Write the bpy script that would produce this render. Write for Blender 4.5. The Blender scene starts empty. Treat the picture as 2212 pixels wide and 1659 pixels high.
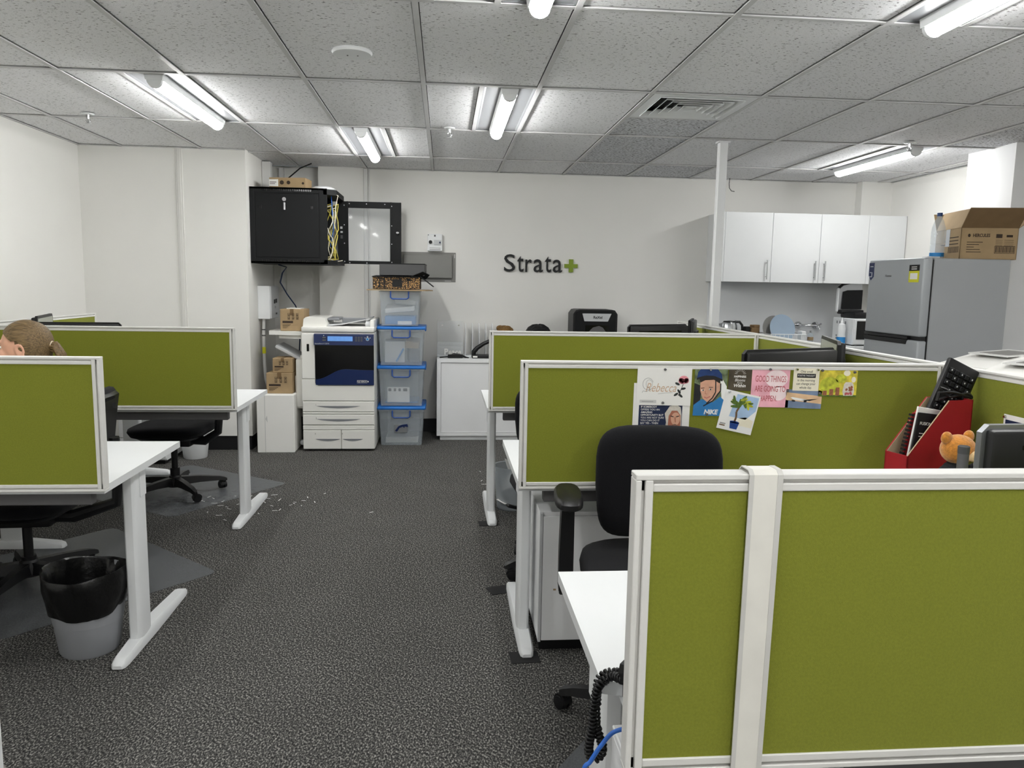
import bpy, bmesh, math, random
from mathutils import Matrix, Vector
random.seed(7)
PI = math.pi
sc = bpy.context.scene
C = sc.collection

# ------------------------------------------------------------------ camera, world, exposure
CAM = Vector((0, 0, 1.4))
cr = Vector((0.99611407, -0.08639793, 0.01709234))
cu = Vector((-0.00576351, 0.12970853, 0.99153541))
cf = Vector((0.08788363, 0.98778089, -0.12870654))
cd = bpy.data.cameras.new('camera')
cd.sensor_fit = 'HORIZONTAL'; cd.sensor_width = 36.0
cd.lens = 1661.0 / 2212.0 * 36.0
cd.clip_start = 0.02; cd.clip_end = 60
cam = bpy.data.objects.new('camera', cd); C.objects.link(cam)
cam.matrix_world = Matrix(((cr.x, cu.x, -cf.x, CAM.x), (cr.y, cu.y, -cf.y, CAM.y), (cr.z, cu.z, -cf.z, CAM.z), (0, 0, 0, 1)))
sc.camera = cam
world = bpy.data.worlds.new('room_world'); sc.world = world
world.use_nodes = True
world.node_tree.nodes['Background'].inputs[0].default_value = (0.8, 0.85, 0.9, 1)
world.node_tree.nodes['Background'].inputs[1].default_value = 0.05
sc.view_settings.view_transform = 'Standard'
sc.view_settings.look = 'None'
sc.view_settings.gamma = 1.0
sc.view_settings.use_curve_mapping = False
sc.view_settings.exposure = 1.34
sc.cycles.max_bounces = 6; sc.cycles.diffuse_bounces = 4; sc.cycles.glossy_bounces = 3; sc.cycles.transmission_bounces = 4; sc.cycles.transparent_max_bounces = 10
sc.cycles.use_adaptive_sampling = True; sc.cycles.adaptive_threshold = 0.05
sc.cycles.caustics_reflective = False; sc.cycles.caustics_refractive = False
TUBE_STRENGTH = 22.0

# ------------------------------------------------------------------ materials
def lin(c):
    return tuple(((x / 255.0) / 12.92 if x / 255.0 <= 0.04045 else ((x / 255.0 + 0.055) / 1.055) ** 2.4) for x in c) + (1.0,)

def mat(name, col, rough=0.5, metal=0.0, spec=0.5, var=0.0, vscale=6.0, bump=0.0, bscale=300.0, alpha=1.0, trans=0.0, ior=1.45, emit=0.0, sheen=0.0, stretch=(1, 1, 1)):
    m = bpy.data.materials.new(name); m.use_nodes = True
    nt = m.node_tree; b = nt.nodes['Principled BSDF']
    b.inputs['Base Color'].default_value = lin(col)
    b.inputs['Roughness'].default_value = rough
    b.inputs['Metallic'].default_value = metal
    b.inputs['Specular IOR Level'].default_value = spec
    b.inputs['Alpha'].default_value = alpha
    b.inputs['Transmission Weight'].default_value = trans
    b.inputs['IOR'].default_value = ior
    if sheen: b.inputs['Sheen Weight'].default_value = sheen
    if emit:
        b.inputs['Emission Color'].default_value = lin(col)
        b.inputs['Emission Strength'].default_value = emit
    g = mp = None
    if var or bump:
        g = nt.nodes.new('ShaderNodeNewGeometry')
        mp = nt.nodes.new('ShaderNodeMapping'); mp.inputs['Scale'].default_value = stretch
        nt.links.new(g.outputs['Position'], mp.inputs['Vector'])
    if var:
        n = nt.nodes.new('ShaderNodeTexNoise'); n.inputs['Scale'].default_value = vscale; n.inputs['Detail'].default_value = 4
        r = nt.nodes.new('ShaderNodeValToRGB')
        l = lin(col)
        r.color_ramp.elements[0].position = 0.3; r.color_ramp.elements[1].position = 0.7
        r.color_ramp.elements[0].color = (l[0] * (1 - var), l[1] * (1 - var), l[2] * (1 - var), 1)
        r.color_ramp.elements[1].color = (min(1, l[0] * (1 + var)), min(1, l[1] * (1 + var)), min(1, l[2] * (1 + var)), 1)
        nt.links.new(mp.outputs[0], n.inputs['Vector']); nt.links.new(n.outputs['Fac'], r.inputs['Fac'])
        nt.links.new(r.outputs['Color'], b.inputs['Base Color'])
    if bump:
        n = nt.nodes.new('ShaderNodeTexNoise'); n.inputs['Scale'].default_value = bscale; n.inputs['Detail'].default_value = 3
        bp = nt.nodes.new('ShaderNodeBump'); bp.inputs['Strength'].default_value = bump; bp.inputs['Distance'].default_value = 0.002
        nt.links.new(mp.outputs[0], n.inputs['Vector']); nt.links.new(n.outputs['Fac'], bp.inputs['Height'])
        nt.links.new(bp.outputs[0], b.inputs['Normal'])
    return m

M = {}
M['wall'] = mat('painted_wall', (230, 229, 225), 0.75, var=0.015, vscale=2, bump=0.06, bscale=180)
M['wall_white'] = mat('white_pillar_paint', (232, 233, 234), 0.7, var=0.01, bump=0.05)
M['tbar'] = mat('ceiling_grid_enamel', (204, 204, 204), 0.5, var=0.05, vscale=9)
M['void'] = mat('ceiling_void', (40, 40, 40), 0.9)
M['skirt'] = mat('black_vinyl_skirting', (22, 22, 24), 0.5, var=0.1)
M['white_lam'] = mat('white_laminate', (238, 239, 240), 0.45, var=0.01, bump=0.02, bscale=500)
M['desk_white'] = mat('desk_top_laminate', (222, 224, 225), 0.45, var=0.01, bump=0.02, bscale=500)
M['white_metal'] = mat('white_powder_coat', (228, 230, 231), 0.45, var=0.012, bump=0.04, bscale=600)
M['frame'] = mat('anodised_white_frame', (218, 217, 213), 0.4, var=0.012, vscale=15)
M['fabric'] = mat('olive_green_fabric', (128, 133, 47), 0.95, spec=0.15, var=0.07, vscale=260, bump=0.5, bscale=900, sheen=0.08)
M['black_plastic'] = mat('black_plastic', (14, 14, 16), 0.42, var=0.1, bump=0.05, bscale=700)
M['black_fabric'] = mat('black_chair_fabric', (19, 19, 22), 0.95, spec=0.2, var=0.25, vscale=420, bump=0.5, bscale=900, sheen=0.05)
M['black_matt'] = mat('matt_black_steel', (9, 11, 13), 0.6, spec=0.35, var=0.06, bump=0.04)
M['black_gloss'] = mat('gloss_black', (10, 10, 12), 0.15)
M['dark_grey'] = mat('dark_grey_steel', (92, 91, 92), 0.55, var=0.05)
M['grey_plastic'] = mat('grey_plastic', (128, 130, 134), 0.45, var=0.04)
M['lgrey'] = mat('light_grey_plastic', (196, 198, 200), 0.45, var=0.03)
M['silver'] = mat('brushed_silver', (170, 172, 175), 0.3, metal=0.8)
M['chrome'] = mat('chrome', (205, 205, 208), 0.12, metal=1.0)
M['copier_white'] = mat('copier_white', (232, 231, 226), 0.45, var=0.012)
M['copier_edge'] = mat('copier_shadow_gap', (60, 60, 62), 0.6)
M['navy'] = mat('navy_plastic', (20, 38, 84), 0.3, var=0.06)
M['lcd'] = mat('lcd_screen', (84, 128, 188), 0.25, var=0.08, vscale=40, emit=0.25)
M['card'] = mat('kraft_cardboard', (164, 140, 106), 0.85, var=0.06, vscale=14, bump=0.1)
M['card_dark'] = mat('kraft_cardboard_dark', (122, 98, 68), 0.85, var=0.06, vscale=14)
M['ink'] = mat('printed_ink', (58, 46, 36), 0.8)
M['inkblack'] = mat('printed_black', (20, 20, 22), 0.7)
M['paper'] = mat('white_paper', (238, 237, 233), 0.7, var=0.01)
M['paper2'] = mat('grey_paper', (205, 205, 203), 0.75, var=0.02)
M['blue_lid'] = mat('blue_plastic_lid', (40, 116, 200), 0.35, var=0.04)
M['blue_handle'] = mat('blue_clip', (28, 74, 150), 0.4)
M['tub'] = mat('clear_tub', (200, 209, 216), 0.3, alpha=0.27)
M['clear'] = mat('clear_acrylic', (222, 228, 232), 0.08, alpha=0.16, spec=0.7)
M['glass'] = mat('cabinet_glass', (226, 232, 236), 0.03, alpha=0.13, spec=0.8)
M['frost'] = mat('frosted_bin_plastic', (196, 203, 208), 0.5, alpha=0.5, var=0.05)
M['mat_plastic'] = mat('chair_mat_vinyl', (116, 119, 122), 0.32, alpha=0.5, var=0.06, vscale=30, bump=0.1, bscale=90)
M['bin_grey'] = mat('bin_grey_plastic', (150, 152, 156), 0.5, var=0.04)
M['liner'] = mat('black_bin_liner', (14, 14, 15), 0.28, bump=0.9, bscale=45)
M['blue_cable'] = mat('blue_cable', (40, 100, 190), 0.45)
M['navy_cable'] = mat('navy_cable', (26, 44, 76), 0.5)
M['yellow_cable'] = mat('yellow_cable', (216, 200, 96), 0.5)
M['cream_cable'] = mat('cream_cable', (222, 216, 196), 0.5)
M['red'] = mat('red_card', (150, 16, 26), 0.6, var=0.05, vscale=20, bump=0.06)
M['red_in'] = mat('raw_card_inside', (176, 158, 128), 0.85, var=0.04)
M['bear'] = mat('teddy_plush', (196, 128, 46), 0.95, var=0.25, vscale=120, bump=1.0, bscale=260, sheen=0.4)
M['bear_lt'] = mat('teddy_muzzle', (232, 200, 150), 0.95, var=0.1, vscale=120, bump=0.8, bscale=260)
M['brown_fur'] = mat('brown_plush', (120, 92, 54), 0.95, var=0.4, vscale=90, bump=1.0, bscale=200)
M['bag'] = mat('black_bag_nylon', (16, 16, 18), 0.45, bump=0.6, bscale=40)
M['sticker'] = mat('white_sticker', (236, 236, 232), 0.5)
M['sign_black'] = mat('sign_black', (18, 20, 22), 0.5)
M['sign_green'] = mat('sign_green', (128, 150, 40), 0.5)
M['fridge'] = mat('fridge_silver', (168, 172, 176), 0.4, metal=0.15, var=0.012, bump=0.02)
M['fridge_side'] = mat('fridge_grey_side', (164, 167, 170), 0.5, var=0.012, bump=0.1, bscale=400)
M['kitchen_white'] = mat('kitchen_white', (226, 228, 229), 0.3, var=0.008)
M['splash'] = mat('splashback_white', (226, 228, 230), 0.25)
M['steel'] = mat('stainless_steel', (176, 178, 180), 0.25, metal=0.9)
M['plate'] = mat('blue_grey_plate', (150, 168, 186), 0.25)
M['water'] = mat('clear_bottle', (206, 224, 236), 0.06, alpha=0.3, spec=0.8)
M['bottle_blue'] = mat('bottle_blue_cap', (24, 62, 116), 0.4)
M['label_blue'] = mat('label_blue', (40, 130, 196), 0.5)
M['yellow_tag'] = mat('yellow_tag', (216, 214, 40), 0.5)
M['screen_grey'] = mat('monitor_screen', (150, 152, 142), 0.3)
M['skin'] = mat('skin', (226, 172, 146), 0.55, var=0.05, vscale=30)
M['hair'] = mat('blond_brown_hair', (112, 91, 60), 0.5, var=0.6, vscale=55, bump=1.0, bscale=90, stretch=(0.35, 5, 5))
M['shirt'] = mat('dark_shirt', (28, 28, 32), 0.9, var=0.15, vscale=60, bump=0.3)
M['trouser'] = mat('black_trousers', (18, 18, 20), 0.9, var=0.15, vscale=60)
M['rubber'] = mat('black_rubber', (17, 17, 18), 0.8, var=0.1)
M['strap'] = mat('white_satin_strap', (224, 222, 214), 0.4, var=0.04, vscale=18)
M['strap_edge'] = mat('strap_edge', (200, 199, 194), 0.45, var=0.04, vscale=18)
M['conduit'] = mat('pvc_conduit', (212, 212, 210), 0.45)
M['greypanel'] = mat('grey_panel_cover', (132, 131, 128), 0.5, var=0.03)
M['greybox'] = mat('dark_grey_box', (72, 72, 73), 0.6, var=0.03)
M['pan'] = mat('light_reflector_pan', (128, 130, 133), 0.4, var=0.01)
M['tube'] = mat('led_tube', (253, 253, 251), 0.4, emit=TUBE_STRENGTH)
M['shred'] = mat('shredded_paper', (240, 240, 238), 0.8)
M['eye_white'] = mat('eye_white', (238, 234, 228), 0.2)

def carpet_mat():
    m = bpy.data.materials.new('loop_pile_carpet'); m.use_nodes = True
    nt = m.node_tree; b = nt.nodes['Principled BSDF']
    b.inputs['Roughness'].default_value = 0.95; b.inputs['Specular IOR Level'].default_value = 0.1
    g = nt.nodes.new('ShaderNodeNewGeometry')
    mp = nt.nodes.new('ShaderNodeMapping'); mp.inputs['Scale'].default_value = (1.7, 1.0, 1); mp.inputs['Rotation'].default_value = (0, 0, 0.5)
    n = nt.nodes.new('ShaderNodeTexNoise'); n.inputs['Scale'].default_value = 105; n.inputs['Detail'].default_value = 2; n.inputs['Roughness'].default_value = 0.6
    n2 = nt.nodes.new('ShaderNodeTexNoise'); n2.inputs['Scale'].default_value = 3.0
    r = nt.nodes.new('ShaderNodeValToRGB')
    e = r.color_ramp.elements
    e[0].position = 0.38; e[0].color = lin((40, 40, 40)); e[1].position = 0.68; e[1].color = lin((160, 158, 152))
    x = r.color_ramp.elements.new(0.53); x.color = lin((82, 81, 79))
    mx = nt.nodes.new('ShaderNodeMix'); mx.data_type = 'RGBA'; mx.blend_type = 'MULTIPLY'
    mr = nt.nodes.new('ShaderNodeMapRange'); mr.inputs[3].default_value = 0.85; mr.inputs[4].default_value = 1.1
    bp = nt.nodes.new('ShaderNodeBump'); bp.inputs['Strength'].default_value = 0.6; bp.inputs['Distance'].default_value = 0.003
    L = nt.links.new
    L(g.outputs['Position'], mp.inputs['Vector']); L(mp.outputs[0], n.inputs['Vector']); L(g.outputs['Position'], n2.inputs['Vector'])
    L(n.outputs['Fac'], r.inputs['Fac']); L(n2.outputs['Fac'], mr.inputs[0])
    mx.inputs[0].default_value = 1.0
    L(r.outputs['Color'], mx.inputs[6]); L(mr.outputs[0], mx.inputs[7]); L(mx.outputs[2], b.inputs['Base Color'])
    L(n.outputs['Fac'], bp.inputs['Height']); L(bp.outputs[0], b.inputs['Normal'])
    return m
M['carpet'] = carpet_mat()

def tile_mat(name, base, dens):
    m = bpy.data.materials.new(name); m.use_nodes = True
    nt = m.node_tree; b = nt.nodes['Principled BSDF']
    b.inputs['Roughness'].default_value = 0.9; b.inputs['Specular IOR Level'].default_value = 0.1
    g = nt.nodes.new('ShaderNodeNewGeometry')
    mp = nt.nodes.new('ShaderNodeMapping'); mp.inputs['Scale'].default_value = (1.0, 2.6, 1)
    n = nt.nodes.new('ShaderNodeTexNoise'); n.inputs['Scale'].default_value = 52; n.inputs['Detail'].default_value = 3
    r = nt.nodes.new('ShaderNodeValToRGB'); e = r.color_ramp.elements
    e[0].position = dens; e[0].color = lin(base); e[1].position = dens + 0.05; e[1].color = lin(tuple(int(c * 0.40) for c in base))
    n2 = nt.nodes.new('ShaderNodeTexNoise'); n2.inputs['Scale'].default_value = 240; n2.inputs['Detail'].default_value = 2
    mr = nt.nodes.new('ShaderNodeMapRange'); mr.inputs[1].default_value = 0.3; mr.inputs[2].default_value = 0.7; mr.inputs[3].default_value = 0.86; mr.inputs[4].default_value = 1.06
    mx = nt.nodes.new('ShaderNodeMix'); mx.data_type = 'RGBA'; mx.blend_type = 'MULTIPLY'; mx.inputs[0].default_value = 1.0
    L = nt.links.new
    L(g.outputs['Position'], mp.inputs['Vector']); L(mp.outputs[0], n.inputs['Vector']); L(g.outputs['Position'], n2.inputs['Vector'])
    L(n.outputs['Fac'], r.inputs['Fac']); L(n2.outputs['Fac'], mr.inputs[0]); L(r.outputs['Color'], mx.inputs[6]); L(mr.outputs[0], mx.inputs[7])
    L(mx.outputs[2], b.inputs['Base Color'])
    return m
M['tile'] = tile_mat('mineral_fibre_tile', (241, 241, 243), 0.62)
M['tile_dusty'] = tile_mat('dusty_mineral_fibre_tile', (226, 227, 231), 0.55)

# ------------------------------------------------------------------ mesh builder
class MB:
    def __init__(s, m=None):
        s.v = []; s.f = []; s.mi = []; s.mats = []; s.cur = 0; s.M = Matrix()
        if m is not None: s.use(m)
    def use(s, m):
        if isinstance(m, str): m = M[m]
        if m not in s.mats: s.mats.append(m)
        s.cur = s.mats.index(m); return s
    def at(s, loc=(0, 0, 0), rot=(0, 0, 0), scale=(1, 1, 1)):
        from mathutils import Euler
        s.M = Matrix.LocRotScale(Vector(loc), Euler(rot), Vector(scale)); return s
    def add(s, vs, fs):
        o = len(s.v); s.v += [tuple(s.M @ Vector(p)) for p in vs]
        for f in fs: s.f.append(tuple(i + o for i in f)); s.mi.append(s.cur)
        return s
    def box(s, lo, hi, bev=0.0, seg=1):
        x0, y0, z0 = lo; x1, y1, z1 = hi
        if bev <= 0:
            return s.add([(x0, y0, z0), (x1, y0, z0), (x1, y1, z0), (x0, y1, z0), (x0, y0, z1), (x1, y0, z1), (x1, y1, z1), (x0, y1, z1)],
                         [(0, 3, 2, 1), (4, 5, 6, 7), (0, 1, 5, 4), (1, 2, 6, 5), (2, 3, 7, 6), (3, 0, 4, 7)])
        bm = bmesh.new(); bmesh.ops.create_cube(bm, size=1)
        for v in bm.verts: v.co = Vector(((x0 + x1) / 2 + v.co.x * (x1 - x0), (y0 + y1) / 2 + v.co.y * (y1 - y0), (z0 + z1) / 2 + v.co.z * (z1 - z0)))
        bmesh.ops.bevel(bm, geom=list(bm.edges), offset=min(bev, 0.49 * min(x1 - x0, y1 - y0, z1 - z0)), segments=seg, affect='EDGES', profile=0.5)
        bm.verts.ensure_lookup_table(); bm.verts.index_update()
        s.add([tuple(v.co) for v in bm.verts], [tuple(v.index for v in f.verts) for f in bm.faces]); bm.free(); return s
    def ring(s, c, ax, r, n, r2=None):
        ax = Vector(ax).normalized(); t = Vector((0, 0, 1)) if abs(ax.z) < 0.9 else Vector((1, 0, 0))
        a = ax.cross(t).normalized(); b = ax.cross(a)
        return [Vector(c) + a * math.cos(2 * PI * i / n) * r + b * math.sin(2 * PI * i / n) * (r2 or r) for i in range(n)]
    def cyl(s, p0, p1, r, r1=None, n=16, cap=True):
        ax = Vector(p1) - Vector(p0)
        vs = s.ring(p0, ax, r, n) + s.ring(p1, ax, r if r1 is None else r1, n)
        fs = [(i, (i + 1) % n, n + (i + 1) % n, n + i) for i in range(n)]
        if cap: fs += [tuple(range(n - 1, -1, -1)), tuple(range(n, 2 * n))]
        return s.add(vs, fs)
    def tube(s, pts, r, n=8, closed=False):
        pts = [Vector(p) for p in pts]; N = len(pts); vs = []; fs = []
        rs = r if isinstance(r, (list, tuple)) else [r] * N
        tang = [(pts[(i + 1) % N if closed else min(i + 1, N - 1)] - pts[(i - 1) % N if closed else max(i - 1, 0)]).normalized() for i in range(N)]
        t0 = tang[0]; up = Vector((0, 0, 1)) if abs(t0.z) < 0.9 else Vector((1, 0, 0))
        a = t0.cross(up).normalized()
        for i in range(N):
            t = tang[i]; a = (a - t * a.dot(t)).normalized(); b = t.cross(a)
            vs += [pts[i] + (a * math.cos(2 * PI * k / n) + b * math.sin(2 * PI * k / n)) * rs[i] for k in range(n)]
        for i in range(N if closed else N - 1):
            j = (i + 1) % N
            fs += [(i * n + k, i * n + (k + 1) % n, j * n + (k + 1) % n, j * n + k) for k in range(n)]
        if not closed: fs += [tuple(range(n - 1, -1, -1)), tuple(range((N - 1) * n, N * n))]
        return s.add(vs, fs)
    def lathe(s, prof, n=24, c=(0, 0, 0), sx=1.0, sy=1.0):
        vs = []; fs = []
        for (r, z) in prof:
            vs += [(c[0] + sx * r * math.cos(2 * PI * i / n), c[1] + sy * r * math.sin(2 * PI * i / n), c[2] + z) for i in range(n)]
        for k in range(len(prof) - 1):
            fs += [(k * n + i, k * n + (i + 1) % n, (k + 1) * n + (i + 1) % n, (k + 1) * n + i) for i in range(n)]
        if prof[0][0] > 1e-5: fs.append(tuple(range(n - 1, -1, -1)))
        if prof[-1][0] > 1e-5: fs.append(tuple(range((len(prof) - 1) * n, len(prof) * n)))
        return s.add(vs, fs)
    def prism(s, poly, a, b, axis='z'):
        mp = {'z': lambda p, c: (p[0], p[1], c), 'y': lambda p, c: (p[0], c, p[1]), 'x': lambda p, c: (c, p[0], p[1])}[axis]
        n = len(poly); vs = [mp(p, a) for p in poly] + [mp(p, b) for p in poly]
        fs = [(i, (i + 1) % n, n + (i + 1) % n, n + i) for i in range(n)] + [tuple(range(n - 1, -1, -1)), tuple(range(n, 2 * n))]
        return s.add(vs, fs)
    def loft(s, secs, cap=True, closed=True):
        n = len(secs[0]); vs = [p for sec in secs for p in sec]; fs = []
        for k in range(len(secs) - 1):
            fs += [(k * n + i, k * n + (i + 1) % n, (k + 1) * n + (i + 1) % n, (k + 1) * n + i) for i in range(n if closed else n - 1)]
        if cap: fs += [tuple(range(n - 1, -1, -1)), tuple(range((len(secs) - 1) * n, len(secs) * n))]
        return s.add(vs, fs)
    def ball(s, c, r, n=16, m=10):
        if not isinstance(r, (tuple, list)): r = (r, r, r)
        vs = [(c[0], c[1], c[2] - r[2])]; fs = []
        for j in range(1, m):
            t = -PI / 2 + PI * j / m
            vs += [(c[0] + r[0] * math.cos(t) * math.cos(2 * PI * i / n), c[1] + r[1] * math.cos(t) * math.sin(2 * PI * i / n), c[2] + r[2] * math.sin(t)) for i in range(n)]
        vs.append((c[0], c[1], c[2] + r[2])); L = len(vs) - 1
        fs += [(0, 1 + (i + 1) % n, 1 + i) for i in range(n)]
        for j in range(m - 2):
            fs += [(1 + j * n + i, 1 + j * n + (i + 1) % n, 1 + (j + 1) * n + (i + 1) % n, 1 + (j + 1) * n + i) for i in range(n)]
        fs += [(L, 1 + (m - 2) * n + i, 1 + (m - 2) * n + (i + 1) % n) for i in range(n)]
        return s.add(vs, fs)
    def quad(s, *pts): return s.add(list(pts), [tuple(range(len(pts)))])
    def text(s, txt, size, depth=0.0003, align='CENTER', bold=0.0, shear=0.0, space=1.0):
        cu_ = bpy.data.curves.new('txt', 'FONT'); cu_.body = txt; cu_.size = size; cu_.align_x = align; cu_.align_y = 'CENTER'
        cu_.extrude = depth; cu_.offset = bold; cu_.shear = shear; cu_.space_character = space; cu_.resolution_u = 3
        o = bpy.data.objects.new('txt', cu_); C.objects.link(o)
        dg = bpy.context.evaluated_depsgraph_get(); me = bpy.data.meshes.new_from_object(o.evaluated_get(dg))
        s.add([tuple(v.co) for v in me.vertices], [tuple(p.vertices) for p in me.polygons])
        bpy.data.objects.remove(o); bpy.data.curves.remove(cu_); bpy.data.meshes.remove(me); return s
    def mesh(s, name, smooth=35.0):
        me = bpy.data.meshes.new(name); me.from_pydata(s.v, [], s.f)
        for m in s.mats: me.materials.append(m)
        for p, i in zip(me.polygons, s.mi): p.material_index = i
        bm = bmesh.new(); bm.from_mesh(me)
        bmesh.ops.recalc_face_normals(bm, faces=list(bm.faces))
        lim = math.radians(smooth)
        for f in bm.faces: f.smooth = True
        for e in bm.edges: e.smooth = len(e.link_faces) == 2 and e.calc_face_angle(0) < lim
        bm.to_mesh(me); bm.free(); return me

def obj(name, me, parent=None):
    o = bpy.data.objects.new(name, me); C.objects.link(o)
    if parent is not None: o.parent = parent
    return o
def part(parent, name, mb, label=None, kind=None, smooth=35.0):
    o = obj(name, mb.mesh(name, smooth), parent)
    if label: o['label'] = label
    if kind: o['kind'] = kind
    return o
def tag(o, label, cat, group=None):
    o['label'] = label; o['category'] = cat
    if group: o['group'] = group
    return o
def thing(name, label, cat, loc=(0, 0, 0), rz=0.0, group=None, rot=None):
    o = obj(name, None); o.empty_display_size = 0.05
    o.location = loc; o.rotation_euler = rot or (0, 0, rz)
    return tag(o, label, cat, group)
def struct(name, mb, label=None, parent=None, smooth=35.0):
    o = obj(name, mb.mesh(name, smooth), parent)
    if parent is None: o['kind'] = 'structure'; o['label'] = label; o['category'] = 'building part'
    return o
def kids(o): return [x for x in bpy.data.objects if x.parent is o]
def copy_tree(o, parent=None):
    c = o.copy(); C.objects.link(c); c.parent = parent
    for ch in kids(o): copy_tree(ch, c)
    return c
# ------------------------------------------------------------------ the room
XL, XR, YB, YF, ZC = -2.84, 4.23, 7.25, -3.0, 2.411
struct('floor', MB('carpet').box((XL - 0.1, YF - 0.1, -0.05), (XR + 0.1, YB + 0.2, 0)), 'dark charcoal speckled loop pile carpet floor')
w = struct('wall_left', MB('wall').box((XL - 0.1, YF, 0), (XL, 6.41, 2.43)), 'off white plasterboard wall along the left side')
struct('wall_block', MB('wall').box((XL - 0.1, 6.41, 0.12), (-1.575, 7.45, 2.43)).use('skirt').box((XL - 0.1, 6.425, 0), (-1.585, 7.45, 0.12)), 'boxed out off white wall left of the black network cabinet')
struct('wall_back', MB('wall').box((-0.715, YB, 0), (XR + 0.1, YB + 0.2, 2.43)).box((-1.14, 7.22, 0), (-0.715, YB + 0.2, 2.43)).box((-1.575, 7.36, 0), (-1.14, YB + 0.2, 2.43)), 'long off white back wall with the company sign')
struct('wall_right', MB('wall').box((XR, YF, 0), (XR + 0.1, YB, 2.43)).box((3.93, 7.14, 0), (XR, YB, 2.43)), 'off white wall on the kitchen side of the room')
struct('wall_rear', MB('wall').box((XL - 0.1, YF - 0.1, 0), (XR + 0.1, YF, 2.43)), 'off white wall behind the viewer')
struct('pillar', MB('wall_white').box((3.885, 5.1, 0), (XR, 5.59, 2.43)), 'white square pillar behind the fridge')
struct('post', MB('wall_white').box((1.896, 5.36, 0), (1.956, 5.41, ZC), 0.004).box((1.885, 5.35, ZC - 0.012), (1.968, 5.42, ZC)), 'slim white square post from floor to ceiling by the kitchen')
struct('trim_1', MB('frame').box((-2.11, 6.398, 0.12), (-2.055, 6.412, ZC), 0.003).box((-2.096, 6.393, 0.12), (-2.069, 6.4, ZC), 0.002), 'white vertical cover strip on the left wall')
struct('trim_2', MB('conduit').box((-0.735, 7.205, 0.1), (-0.70, 7.222, ZC), 0.003).box((-0.698, 7.235, 0.1), (-0.683, 7.25, ZC), 0.002), 'slim grey white vertical conduit on the back wall')
struct('trim_3', MB('conduit').box((-1.573, 6.95, 2.02), (-1.50, 7.03, ZC), 0.004).box((-1.50, 7.30, 1.3), (-1.46, 7.36, ZC)), 'short white duct from ceiling to the network cabinet')
struct('baseboard_back', MB('skirt').box((-0.70, 7.235, 0), (2.1, YB, 0.12)).box((-1.14, 7.205, 0), (-0.70, 7.22, 0.12)).box((-1.575, 7.345, 0), (-1.14, 7.36, 0.12)), 'black vinyl skirting along the back wall')

# ceiling: slab above, grid bars and tiles
ceil = struct('ceiling', MB('void').box((XL - 0.1, YF - 0.1, 2.47), (XR + 0.1, YB + 0.2, 2.5)), 'suspended ceiling of fissured grey white tiles in a metal grid')
GX0, GDX, GY0, GDY = -0.7147, 0.6, 2.959, 1.183
TB = 0.012
ZT = 2.420
TG = 0.003
lights = {(-2, 1): 1, (1, 1): 1, (0, 2): 0, (1, -1): 1, (4, -1): 0, (6, 2): 1, (-2, -1): 1, (-2, -3): 1, (1, -3): 1, (4, -3): 0, (7, -1): 0, (-2, -5): 1, (1, -5): 1, (4, -5): 0}  # rear row of battens is unseen, added to brighten room and ceiling
tile_cache = {}
def tile(x0, x1, y0, y1, dusty=False):
    x0 = max(x0 + TG, XL); x1 = min(x1 - TG, XR); y0 = max(y0 + TG, YF); y1 = min(y1 - TG, YB)
    if x1 - x0 < 0.03 or y1 - y0 < 0.03: return
    key = (round(x1 - x0, 3), round(y1 - y0, 3), dusty)
    if key not in tile_cache:
        tile_cache[key] = MB('tile_dusty' if dusty else 'tile').box((0, 0, 0), (x1 - x0, y1 - y0, 0.014)).mesh('ceiling_tile')
    o = obj('ceiling_tile', tile_cache[key], ceil); o.location = (x0, y0, ZT)
for k in range(-4, 9):
    for r in range(-6, 4):
        x0 = GX0 + GDX * k + TB; x1 = GX0 + GDX * (k + 1) - TB; y0 = GY0 + GDY * r + TB; y1 = GY0 + GDY * (r + 1) - TB
        xm = (x0 + x1) / 2; ym = (y0 + y1) / 2
        if (k, r) in lights:
            if lights[(k, r)]: tile(x0, xm - TB, y0, y1)
            else: tile(xm + TB, x1, y0, y1)
        elif (k, r) == (3, 1):
            tile(x0, x1, ym + TB, y1, True)
        else:
            tile(x0, x1, y0, y1, (k, r) in ((3, 2), (3, 3), (7, 1), (4, 3)))
for k in range(-3, 9):
    x = GX0 + GDX * k
    part(ceil, 'grid_bar', MB('tbar').box((x - TB, YF, ZC), (x + TB, YB, ZC + 0.004)).box((x - 0.003, YF, ZC + 0.004), (x + 0.003, YB, ZC + 0.04)))
for r in range(-5, 4):
    y = GY0 + GDY * r
    part(ceil, 'grid_bar', MB('tbar').box((XL, y - TB, ZC + 0.0007), (XR, y + TB, ZC + 0.0045)).box((XL, y - 0.003, ZC + 0.0045), (XR, y + 0.003, ZC + 0.04)))
for (k, r), s in lights.items():
    x = GX0 + GDX * (k + 0.5); y0 = GY0 + GDY * r
    part(ceil, 'grid_bar', MB('tbar').box((x - TB, y0 + TB, ZC + 0.0005), (x + TB, y0 + GDY - TB, ZC + 0.004)).box((x - 0.003, y0, ZC + 0.004), (x + 0.003, y0 + GDY, ZC + 0.04)))
x = GX0 + GDX * 3; y = GY0 + GDY * 1.5
part(ceil, 'grid_bar', MB('tbar').box((x + TB, y - TB, ZC + 0.0005), (x + GDX - TB, y + TB, ZC + 0.004)).box((x, y - 0.003, ZC + 0.004), (x + GDX, y + 0.003, ZC + 0.04)))
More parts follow.
